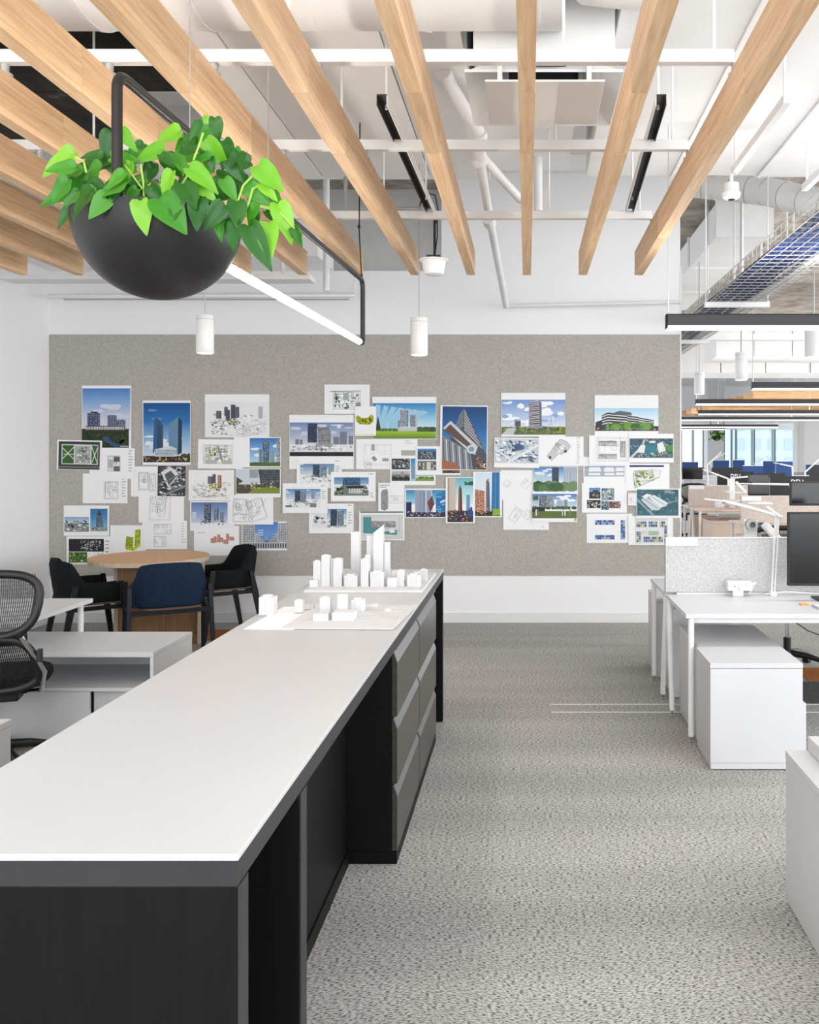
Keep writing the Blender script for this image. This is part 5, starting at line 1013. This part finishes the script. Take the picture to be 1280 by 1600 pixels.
i = I().r(482, 738, 708, 746, '#6f7274').r(486, 755, 706, 884, '#d3d6d6').plan(490, 758, 702, 880, '#aeb2b2', 8).poly([(497, 768), (540, 768), (540, 792), (600, 800), (600, 845), (676, 835), (676, 862), (497, 852)], '#4f8f92').r(540, 790, 668, 822, '#8f8a8c').spots(545, 792, 665, 820, 24, ['#a9a5a6', '#6f6b6d', '#c4c0c2'], 6, 16).poly([(628, 835), (655, 828), (668, 848), (640, 852)], '#e3e8e8')
sheet('B', 475, 737, 715, 890, 'teal and grey floor plan behind the white tower model', i, 3)
i = I().g(723, 625, 930, 700, '#2f7fae', '#6fb0cc', '#a8d0dc').poly([(770, 768), (770, 628), (860, 625), (865, 768)], '#aab2c4').win(772, 630, 862, 745, 12, 1, ['#5c6a8c', '#d3d8e2', '#7f8aa5'], .55, 1).poly([(723, 768), (723, 690), (752, 688), (752, 768)], '#1d2450').poly([(835, 690), (860, 655), (872, 700), (850, 745)], '#6a3a3a').poly([(880, 768), (880, 650), (930, 626), (930, 768)], '#2a78b4').win(882, 655, 928, 760, 5, 8, ['#7fc0e2', '#1d5a94'], .6, .5).l([(903, 690), (930, 678)], 8, '#dbe6ee').r(723, 742, 930, 768, '#2a2a4c').spots(723, 735, 930, 768, 60, ['#c4b4c4', '#e3c9a0', '#4a4a7a', '#8a9ac4'], 4, 13)
sheet('B', 718, 618, 933, 772, 'vivid blue street print of a plaza, left of two tower photos', i, 1)
i = I().g(941, 562, 1076, 700, '#5fb0c4', '#a9d6de', '#dcecec').poly([(941, 735), (941, 562), (985, 562), (985, 735)], '#b9aaa0').win(944, 565, 984, 730, 6, 1, ['#8a7a72', '#d3c7be'], .5, 1).poly([(996, 740), (1000, 620), (1007, 596), (1014, 620), (1016, 740)], '#8a5238').poly([(1010, 740), (1009, 600), (1016, 624), (1019, 740)], '#3c2c28').tower(1040, 650, 1060, 740, '#5a80a0', ['#9fc0d4'], 3, 12).trees(1030, 600, 1076, 20, 14, ['#2a5a34', '#3f7a48']).r(941, 735, 1076, 794, '#2c2a34').spots(941, 728, 1076, 794, 90, ['#c46a30', '#24304a', '#e0b070', '#3f5a30', '#8a2f2a', '#4a5a80'], 4, 15).poly([(1046, 735), (1070, 710), (1076, 765), (1050, 765)], '#2f4a90')
sheet('B', 932, 558, 1085, 800, 'portrait print of a slender bronze tower above busy street', i, 3)
i = I().g(1086, 534, 1218, 760, '#cfe0ec', '#dfe8ee', '#e6e0da').poly([(1086, 740), (1086, 622), (1136, 630), (1136, 742)], '#a86a54').win(1087, 628, 1135, 738, 9, 16, ['#e0cbbb', '#6c4436'], .55, .5).poly([(1142, 745), (1144, 580), (1158, 560), (1162, 745)], '#b0623a').poly([(1150, 745), (1150, 575), (1162, 585), (1166, 745)], '#2c6a94').poly([(1172, 740), (1176, 532), (1216, 532), (1216, 740)], '#1f5f98').win(1176, 534, 1216, 730, 6, 1, ['#4f94c8', '#174a7c', '#2f78b0'], .6, 1).r(1086, 738, 1218, 762, '#2a2622').spots(1086, 720, 1218, 762, 50, ['#c48a50', '#3a3028', '#705c44', '#e0c490'], 4, 13).trees(1180, 758, 1218, 38, 12, ['#6a9a24', '#4f7d1c', '#86b034'])
sheet('B', 1076, 530, 1228, 769, 'portrait print of red brick block beside tall blue towers', i, 2)
# --- right third (C)
i = I().g(165, 130, 540, 300, '#6f94cc', '#a9bfe0', '#dde4ee').clouds(170, 140, 535, 280, 22, '#f0f3f7', 34).clouds(170, 140, 535, 260, 8, '#8fa9d2', 28).poly([(325, 292), (328, 148), (385, 132), (388, 296)], '#b9b4bc').poly([(385, 132), (400, 150), (402, 296), (388, 296)], '#6c6c7c')
for k in range(17):
    y = 150+k*8.5; i.poly([(327, y), (386, y-9+(k % 3)*3), (386, y-5+(k % 3)*3), (327, y+4)], '#3f3e4a')
i.r(165, 290, 540, 336, '#5f6f42').spots(165, 285, 540, 336, 130, ['#445a2c', '#7d8c4c', '#3a4a28', '#96a05c'], 6, 22).poly([(165, 336), (200, 300), (240, 292), (250, 300), (235, 336)], '#c3c4c6').r(244, 256, 278, 286, '#5a5662').r(440, 235, 452, 290, '#cdd6e4').r(460, 228, 475, 290, '#d3dbe6').r(325, 284, 410, 298, '#8f8f98').spots(480, 285, 540, 335, 30, ['#6f7d2c', '#a0a040'], 8, 22)
sheet('C', 163, 90, 540, 347, 'wide print of striped tower under cloudy lavender sky', i, 1)
i = I().r(122, 360, 382, 503, '#c4ccd4').spots(122, 362, 382, 500, 170, ['#8496a8', '#e6eaee', '#5c7088', '#aebac6', '#f4f6f7', '#3f546c'], 8, 34).l([(200, 500), (380, 395)], 14, '#e3e6e8').l([(122, 420), (200, 470), (240, 500)], 10, '#dfe3e6').poly([(230, 400), (270, 385), (300, 420), (250, 430)], '#3a5a80')
sheet('C', 120, 355, 387, 530, 'bluish white aerial massing print below the striped tower', i, 3, .015)
i = I(); P0 = [(510, 362), (548, 375), (572, 405), (545, 440), (498, 450), (460, 488), (432, 462), (470, 415)]
i.poly(P0, '#c9cacc').l(P0+[P0[0]], 2, '#77797c').poly([(522+16*math.cos(t), 410+16*math.sin(t)) for t in [k*PI/6 for k in range(12)]], '#ececec').poly([(490, 440), (500, 425), (515, 435), (505, 450)], '#eeeeee').r(533, 425, 548, 440, '#3a3c3e').r(443, 462, 458, 477, '#3a3c3e').plan(470, 395, 540, 440, '#8f9194', 5, .6).textlines(607, 352, 636, 1, 8, '#55585a').textlines(608, 365, 628, 16, 9)
sheet('C', 385, 347, 648, 520, 'white sheet with slanted grey podium plan', i, 2)
sheet('C', 160, 545, 358, 720, 'nearly blank sheet with two faint rotated outlines', I().plan(180, 605, 215, 645, '#cdcdcf', 3, .6).plan(285, 600, 330, 650, '#cdcdcf', 3, .7), 0)
i = I().g(352, 525, 610, 610, '#3f78b4', '#8fb4d4', '#c9d8e4').clouds(360, 535, 460, 580, 6, '#e3eaf0', 24).tower(462, 528, 498, 612, '#3a3f58', ['#565c78', '#2a2e44'], 4, 16, 4).g(530, 525, 610, 650, '#a9b4c0', '#c4ccd4').win(532, 530, 608, 640, 9, 1, '#8f9cac', .35, 1).r(370, 570, 410, 630, '#a9c0d0').win(370, 570, 410, 630, 5, 8, '#c9d8e2', .6, .5).trees(352, 668, 610, 60, 40, ['#3f5f3a', '#557a4c', '#6f8c62', '#2f4a2e'])
sheet('C', 350, 522, 614, 690, 'print of a dark slab tower above green trees', i, 2)
i = I().g(345, 684, 608, 770, '#3f74b0', '#9fbcd8', '#d8e2ea').clouds(460, 690, 600, 740, 8, '#edf1f5', 24).poly([(385, 770), (388, 700), (432, 692), (432, 768)], '#5f6872').poly([(432, 768), (432, 692), (474, 705), (472, 768)], '#8d959d').win(388, 702, 432, 764, 6, 9, ['#c4c9ce', '#353c44'], .6, .5).win(434, 706, 472, 764, 5, 8, ['#3f474f', '#c9ced2'], .6, .5).r(490, 720, 525, 768, '#b4c0cc').win(490, 720, 525, 768, 6, 8, '#8f9eac', .6, .5).r(534, 718, 552, 768, '#8494a4').trees(345, 775, 606, 20, 24, ['#2f4a2a', '#3f5c34', '#55703f']).r(345, 785, 608, 827, '#5d6f34').poly([(345, 770), (380, 760), (420, 765), (420, 785), (345, 790)], '#26282a')
for x in (365, 376, 520, 535, 565): i.r(x, 775, x+7, 812, rnd.choice(['#e3e3e6', '#8a7a70', '#c4c8d2']))
i.trees(350, 720, 380, 30, 5, ['#4a5a44'])
sheet('C', 343, 680, 610, 850, 'print of a park lawn with strolling figures and towers', i.r(594, 830, 604, 842, '#7d9a3c'), 3)
sheet('C', 175, 718, 443, 895, 'blank looking sheet with faint line plan under park print', I().plan(222, 765, 275, 850, '#b4b6b8', 4, .6).plan(300, 780, 340, 835, '#c4c6c8', 4, .6).textlines(398, 872, 420, 2, 7, '#a9a9ab'), 1)
i = I().g(716, 180, 1088, 290, '#a9d0e6', '#d3e6ee', '#eef2f2').r(716, 285, 1088, 314, '#3a3c3c')
i.poly([(755, 222), (790, 205), (905, 215), (905, 290), (755, 300)], '#3f4146').poly([(830, 205), (860, 195), (930, 206), (930, 222), (835, 216)], '#5f6368').poly([(905, 222), (975, 232), (975, 292), (905, 292)], '#4a4c52').poly([(975, 235), (1062, 250), (1062, 295), (975, 295)], '#3f4146').poly([(718, 262), (755, 250), (755, 300), (718, 306)], '#36383c')
for k in range(4): i.l([(757, 230+k*15), (790, 218+k*16), (905, 228+k*15)], 5, '#e3e4e6').l([(905, 234+k*14), (975, 242+k*13)], 4, '#dcdde0').l([(975, 246+k*12), (1062, 258+k*9)], 4, '#e3e4e6')
i.trees(780, 308, 1060, 46, 26, ['#4f7d34', '#6a963f', '#3c6328']).spots(720, 292, 1085, 313, 50, ['#1e2022', '#8a8c8c', '#c9b49a', '#55585a'], 4, 14)
sheet('C', 713, 103, 1088, 345, 'wide print of a long low office block with street trees', i, 1)
i = I().plan(722, 352, 912, 492, '#8b8e91', 5).r(735, 372, 845, 402, '#c4c5c7').r(735, 448, 845, 478, '#c4c5c7').r(862, 372, 895, 470, '#bcbec0').win(738, 372, 842, 380, 9, 1, '#2f3134', .6, .8).win(738, 450, 842, 458, 9, 1, '#4f5154', .6, .7).win(864, 374, 894, 382, 3, 1, '#4f5154', .6, .7).plan(738, 380, 842, 402, '#85888b', 6).plan(738, 456, 842, 476, '#85888b', 6).plan(864, 380, 893, 468, '#85888b', 6)
sheet('C', 680, 340, 920, 515, 'grey plan of three long bars, left of the teal aerial', i, 2)
i = I().r(918, 358, 1174, 472, '#3f5f6c').spots(918, 358, 1174, 472, 150, ['#2f4c58', '#557884', '#6f8c94', '#8fa4a8', '#27404a'], 6, 26).poly([(918, 470), (990, 400), (1000, 365), (1010, 365), (1000, 405), (935, 472)], '#c3ccd0').poly([(955, 440), (985, 395), (1012, 398), (1005, 445)], '#dfe3e4').poly([(1080, 390), (1112, 378), (1132, 430), (1090, 445)], '#e3e6e6').r(1035, 372, 1070, 385, '#dde1e2').r(1015, 395, 1075, 455, '#2f7a8a').poly([(1125, 400), (1174, 395), (1174, 440), (1140, 430)], '#4f8f3a').spots(960, 440, 1170, 470, 40, ['#d8c87a', '#c9cfd0', '#3f6a50'], 5, 14)
sheet('C', 913, 330, 1178, 500, 'teal aerial campus print under the long office block', i, 3)
i = I().r(653, 521, 888, 582, '#a4b0bc').g(653, 521, 888, 545, '#7f94ac', '#b4c0cc')
for x0, y0, x1, y1 in ((676, 527, 750, 555), (766, 528, 828, 556), (834, 528, 887, 552), (672, 560, 748, 577), (768, 560, 830, 577), (834, 558, 887, 576)): i.poly([(x0+6, y0), (x1-4, y0), (x1, y1), (x0, y1)], '#e6e9ec').l([(x0, y1), (x1, y1)], 2, '#6c7a88')
sheet('C', 648, 467, 905, 622, 'sheet with a bluish strip of white block elevations', i, 0)
i = I().r(918, 515, 1120, 526, '#1f2f5c').poly([(938, 560), (938, 545), (1060, 540), (1105, 545), (1095, 585), (950, 650)], '#e3e5df').spots(942, 545, 1065, 600, 50, ['#8fb83a', '#6f9a2c', '#f2f2f0', '#b9c98a'], 8, 22).spots(940, 600, 985, 640, 20, ['#8fb83a', '#6f9a2c'], 8, 16).plan(950, 545, 1060, 610, '#4c4e48', 7, -.1).l([(938, 560), (950, 650), (1095, 585)], 2.5, '#3f4138').l([(1060, 540), (1105, 545), (1095, 585)], 2, '#b0b2ac')
sheet('C', 897, 505, 1153, 665, 'green campus plan with navy heading bar', i, 1)
i = I().g(681, 648, 747, 680, '#2f78b4', '#8fbcd8').r(681, 672, 747, 712, '#2a2c30').poly([(690, 690), (705, 660), (735, 662), (742, 700), (700, 706)], '#3f4248').spots(690, 680, 740, 708, 16, ['#d0b060', '#8a8c90', '#1c1e22'], 5, 13).r(752, 650, 828, 722, '#8fa0a8').spots(752, 650, 828, 722, 50, ['#dfe4e6', '#5c7078', '#aab8be', '#3f545c'], 8, 24).r(668, 720, 748, 768, '#2a2c2c').spots(668, 720, 748, 768, 60, ['#e6e8e4', '#5c605c', '#a8aca4'], 5, 15).r(752, 726, 796, 778, '#5c707c').spots(752, 726, 796, 778, 30, ['#aab8c0', '#2f424c'], 6, 18).r(798, 728, 866, 768, '#6c5450').spots(798, 728, 866, 768, 36, ['#c9b4a8', '#3a2c2c', '#e0d8d0', '#8a5a50'], 5, 15)
sheet('C', 637, 620, 903, 795, 'collage sheet of five small photos on the right', i, 2)
i = I().g(961, 658, 1206, 812, '#3f6672', '#35606e', '#4a6f7a').spots(961, 658, 1206, 812, 120, ['#2c525e', '#557c88', '#6c8e98', '#3f6872'], 8, 30).l([(961, 715), (1060, 812)], 12, '#8fa4aa').l([(1130, 745), (1206, 720)], 8, '#7f969c').poly([(985, 720), (1010, 700), (1110, 760), (1090, 780), (1050, 780)], '#c9d2d4').poly([(1030, 705), (1060, 690), (1142, 735), (1135, 755), (1100, 765)], '#dfe5e6').l([(1000, 712), (1085, 770)], 4, '#7f9094').l([(1050, 702), (1125, 748)], 4, '#8fa0a4').poly([(990, 700), (1020, 682), (1052, 692), (1010, 712)], '#e6eaea').textlines(1125, 665, 1190, 2, 9, '#d3dde0')
sheet('C', 958, 653, 1217, 826, 'dark teal aerial print of a large white factory, right edge', i, 3)
i = I()
for x0, y0, x1, y1, nx, ny in ((715, 838, 830, 866, 9, 2), (866, 838, 892, 952, 2, 9), (715, 926, 830, 952, 9, 2)): i.r(x0, y0, x1, y1, '#7f95b8').win(x0, y0, x1, y1, nx, ny, ['#2c4a86', '#3f5fa0', '#a9b8ac', '#8fa4c4'], .85, .8)
sheet('C', 667, 800, 935, 973, 'white sheet with three blue strip plans, bottom right', i, 0)
i = I().r(950, 820, 1143, 976, '#cfd3da').r(955, 840, 1140, 970, '#e0e2e4')
for x0, y0, x1, y1, nx, ny in ((958, 845, 1018, 880, 5, 2), (1030, 845, 1082, 880, 4, 2), (1095, 845, 1128, 880, 3, 2), (958, 905, 985, 968, 2, 5), (1122, 870, 1138, 965, 1, 8), (1000, 935, 1115, 968, 9, 2)): i.r(x0, y0, x1, y1, '#b9bfae').win(x0, y0, x1, y1, nx, ny, ['#2c4a86', '#3f5fa0', '#c9ba7a', '#5f7fb0'], .8, .75)
i.r(1030, 902, 1090, 928, '#a9c0b0').spots(985, 900, 1028, 930, 14, ['#c98a7a', '#d3c9a0', '#e6d8b0'], 5, 12)
sheet('C', 912, 815, 1174, 985, 'colourful floor plan print lowest on the right', i, 2)
a = at(740+905*.265625, 590+753*.265625, WY-.012); b = at(740+955*.265625, 590+678*.265625, WY-.012)
t = thing('thermostat', 'small white square thermostat with round dial between the prints', 'thermostat', ((a.x+b.x)/2, WY, a.z))
bx(a.x, b.x, WY-.034, WY-.0122, a.z, b.z).build('plate', 'white_gloss', t, bevel=0.004)
MB().tube([((a.x+b.x)/2+.02, WY-.0341, (a.z+b.z)/2), ((a.x+b.x)/2+.02, WY-.05, (a.z+b.z)/2)], 0.022, 24).build('dial', 'white_steel', t, smooth=True)
# ---------------------------------------------------------------- open office beyond the wall end
ordn = ['second', 'third', 'fourth', 'fifth', 'sixth']
proto = None
chair_far = None
for k, (Y, x0) in enumerate(((11.3, 2.75), (14.9, 2.74), (18.3, 3.0), (21.8, 3.4), (25.5, 4.0))):
    o_ = ordn[k]; x1 = x0+4.2+k*.9; warm = k < 2
    dm = 'desk_beige' if warm else 'laminate'
    desk('office_desk', 'pale desk on the near side of the %s desk row' % o_, x0-.05, x1, Y-.72, Y-.04, legs=(((x0, Y-.69), (x0, Y-.69)), ((x0, Y-.06), (x0, Y-.2)), ((x1-.1, Y-.69), (x1-.1, Y-.69))), matn=dm, r=.02)
    desk('office_desk', 'pale desk on the far side of the %s desk row' % o_, x0-.05, x1, Y+.04, Y+.72, legs=(((x0, Y+.69), (x0, Y+.69)), ((x0, Y+.06), (x0, Y+.2)), ((x1-.1, Y+.69), (x1-.1, Y+.69))), matn=dm, r=.02)
    pt = thing('desk_partition', ('beige fabric partition along the %s desk row' if warm else 'grey fabric partition along the %s desk row') % o_, 'partition', ((x0+x1)/2, Y, .73))
    bx(x0-.06, x1, Y-.02, Y+.02, .735, 1.078).build('fabric_panel', 'panel_fabric_beige' if warm else 'panel_fabric', pt)
    bx(x0-.06, x1, Y-.022, Y+.022, 1.0785, 1.084).build('top_trim', 'white_gloss', pt)
    bx(x0-.05, x0+.2, Y-.026, Y-.0222, 1.02, 1.075).build('name_plate', 'white_gloss', pt)
    pd = pedestal('pale pedestal under the near desk of the %s desk row' % o_, x0+.15, x0+.7, Y-.95, Y-.1, matn='desk_beige' if warm else 'laminate')
    if k < 2: pedestal('pale pedestal under the far desk of the %s desk row' % o_, x0+.05, x0+.5, Y+.1, Y+.7, matn='desk_beige')
# monitors placed where they show
for n, (x0, x1, y0, y1, Y, back, logo, lab) in enumerate((
    (1203, 1290, 744, 775, 11.75, True, True, 'large grey monitor back with silver lettering above second partition'),
    (1169, 1202, 741, 776, 11.6, False, False, 'black monitor left of the large lettered monitor'),
    (1121, 1179, 736.5, 758, 15.2, True, True, 'monitor back with silver lettering on the third desk row'),
    (1066, 1098, 730, 749, 18.0, False, False, 'black monitor right next to the wall end'),
    (1112, 1158, 730.5, 741, 18.7, True, False, 'thin grey monitor back on the fourth desk row'),
    (1183, 1228, 739, 747, 15.1, True, False, 'low dark monitor right of the third row lettered monitor'),
    (1265, 1290, 727, 745, 18.4, True, False, 'dark monitor at right edge on the fourth desk row'))):
    a = at(x0, y1, Y); b = at(x1, y0, Y)
    monitor(lab, a.x, b.x, a.z, b.z, Y, back=back, logo=logo)
for n, (x0, x1, y0, y1, Y, lab) in enumerate(((1066, 1091, 722, 730, 25.3, 'low blue desk screen by the wall end'), (1114, 1139, 719.5, 729, 25.3, 'blue desk screen below the far planter'), (1145, 1163, 719, 728, 25.3, 'short blue desk screen in the middle of the opening'),
    (1160, 1192, 728, 741, 21.7, 'muted blue desk screen on the fourth row'), (1192, 1210, 720.5, 731, 25.3, 'blue desk screen behind white lamps'), (1212, 1238, 721, 740, 21.6, 'bright blue desk screen in front of the far window'), (1259, 1285, 726, 734, 25.2, 'blue desk screen at the right edge'))):
    a = at(x0, y1, Y); b = at(x1, y0, Y)
    t = thing('desk_screen', lab, 'screen', ((a.x+b.x)/2, Y-.03, .724), group='blue desk screens')
    bx(a.x, b.x, Y-.045, Y-.025, .73, b.z).build('panel', 'blue_fabric', t, bevel=.004); bx(a.x, b.x, Y-.047, Y-.023, b.z+.0005, b.z+.012).build('trim', 'white_gloss', t)
# desk lamps of the far rows
for n, (bx0, by0, jx, jy, hx, hy, Y, lab) in enumerate((
    (1246, 757, 1234, 757, 1176, 756, 11.4, 'slim white lamp arm in front of the large lettered monitor'),
    (1138, 770, 1138, 748, 1112, 738.5, 15.0, 'white lamp with slim arm left on the third desk row'),
    (1140, 772, 1142, 747, 1175, 744.5, 15.1, 'white lamp with flat arm right on the third desk row'),
    (1107, 746, 1105, 727, 1118, 715, 18.2, 'thin white lamp rising by the grey column'),
    (1116, 728, 1110, 721, 1128, 711, 25, 'tiny white lamp before the grey column'),
    (1186, 730, 1180, 723, 1194, 716, 25, 'tiny white lamp in front of middle window'),
    (1240, 738, 1238, 729, 1219, 725, 21.2, 'white lamp over the bright blue screen'),
    (1259, 736, 1258, 738, 1280, 718, 18.2, 'white lamp arm at right edge slanting up'))):
    t = thing('desk_lamp', lab, 'lamp', at(bx0, by0, Y), group='white lamps on the far desks')
    b0 = at(bx0, by0, Y); r = .009+.0004*Y
    MB().tube([Vector((b0.x, Y, .74)), at(jx, jy, Y)], r, 8).build('lower_arm', 'white_gloss', t, smooth=True)
    MB().tube([at(jx, jy, Y), at(hx, hy, Y)], r, 8).build('upper_arm', 'white_gloss', t, smooth=True)
    h = at(hx, hy, Y); d = (at(hx, hy, Y)-at(jx, jy, Y)).normalized()
    MB().beam(h-d*.02, h+d*.16, .06, .014).build('lamp_head', 'white_gloss', t, bevel=.003)
    bx(b0.x-.05, b0.x+.05, Y-.04, Y+.04, .7245, .745).build('base', 'white_gloss', t)
# monitor arms of third row
t = thing('articulated_stand', 'white articulated stand with laptop tray on the third desk row', 'monitor stand', at(1146, 785, 14.6))
MB().beam(at(1144, 748, 14.6), (at(1144, 770, 14.6).x, 14.6, .7245), .09, .03, (0, 1, 0)).build('post', 'white_gloss', t, bevel=.006); MB().beam(at(1150, 753, 14.6), at(1165, 770, 14.6), .07, .05).build('arm', 'white_gloss', t, bevel=.01)
MB().beam(at(1133, 768.5, 14.3), at(1158, 769.5, 14.3), .3, .02).build('tray', 'white_gloss', t); MB().beam(at(1134, 783, 14.4), at(1163, 782, 14.4), .3, .03).build('base_plate', 'white_gloss', t)
bx(*[v for ab in zip(at(1117, 792, 14.2), at(1132, 785, 14.0)) for v in sorted(ab)]).build('power_box', 'white_gloss', bevel=.006, label='white power box on the third row desk', cat='power box')
pbx = thing('paper_tray', 'stack of white paper trays beside the black monitor near wall end', 'paper tray', at(1108, 758, 17.4))
for j in range(4):
    a = at(1096, 758-j*5.5, 17.8); b = at(1121-j*3, 754-j*5.5, 17.8); bx(a.x, b.x, 17.8, 18.1, .7245+j*.075, .775+j*.075).build('tray', 'white_gloss', pbx, bevel=.004)
ch = task_chair('task_chair', 'black task chair in the office, just beyond the wall end', (3.05, 16.6, 0), 2.8, False, 'task chairs in the far office')
dup(ch, (4.9, 10.1, 0), .3, 'black task chair at the second desk row'); dup(ch, (5.6, 13.4, 0), -.2, 'black task chair at the third desk row'); dup(ch, (2.95, 20.3, 0), 2.2, 'black task chair at the fourth desk row')
# far planter
b0 = at(1120, 683, 30); R0 = .175
t = thing('hanging_planter', 'small black planter with greenery hanging by the far windows', 'planter', (b0.x, 30, b0.z-R0))
MB().lathe([(.004, -R0)]+[(R0*math.sin(a), -R0*math.cos(a)) for a in [PI/2*i/9 for i in range(1, 10)]]+[(R0*.9, 0), (R0*.9, -.03)], 28, b0+Vector((0, 0, .05)), close=False).build('bowl', 'bowl_black', t, smooth=True)
MB().lathe([(.001, .02), (R0*.9, .02)], 20, b0+Vector((0, 0, .0)), close=False).build('soil', 'soil', t)
for x in (-.2, .25): MB().tube([b0+Vector((x, 0, .05)), b0+Vector((x, 0, .6))], .012, 8).build('hanger', 'black_matte', t)
ps = thing('pothos_plant', 'small green trailing plant in the far hanging planter', 'plant', (b0.x, 30, b0.z))
for k in range(46):
    a = random.uniform(0, 2*PI); r = random.uniform(.02, .26); o = bpy.data.objects.new('leaf', random.choice(LM[random.choice((0, 1, 1, 2))])); C.objects.link(o); o.parent = ps
    z = random.uniform(.04, .2) if r < .17 else random.uniform(-.12, .12)
    o.location = (r*math.cos(a), r*math.sin(a), z); o.rotation_euler = (random.uniform(-.9, .3)+1.2, random.uniform(-.6, .6), random.uniform(0, 6.28)); s_ = random.uniform(.09, .14); o.scale = (s_, s_, s_)
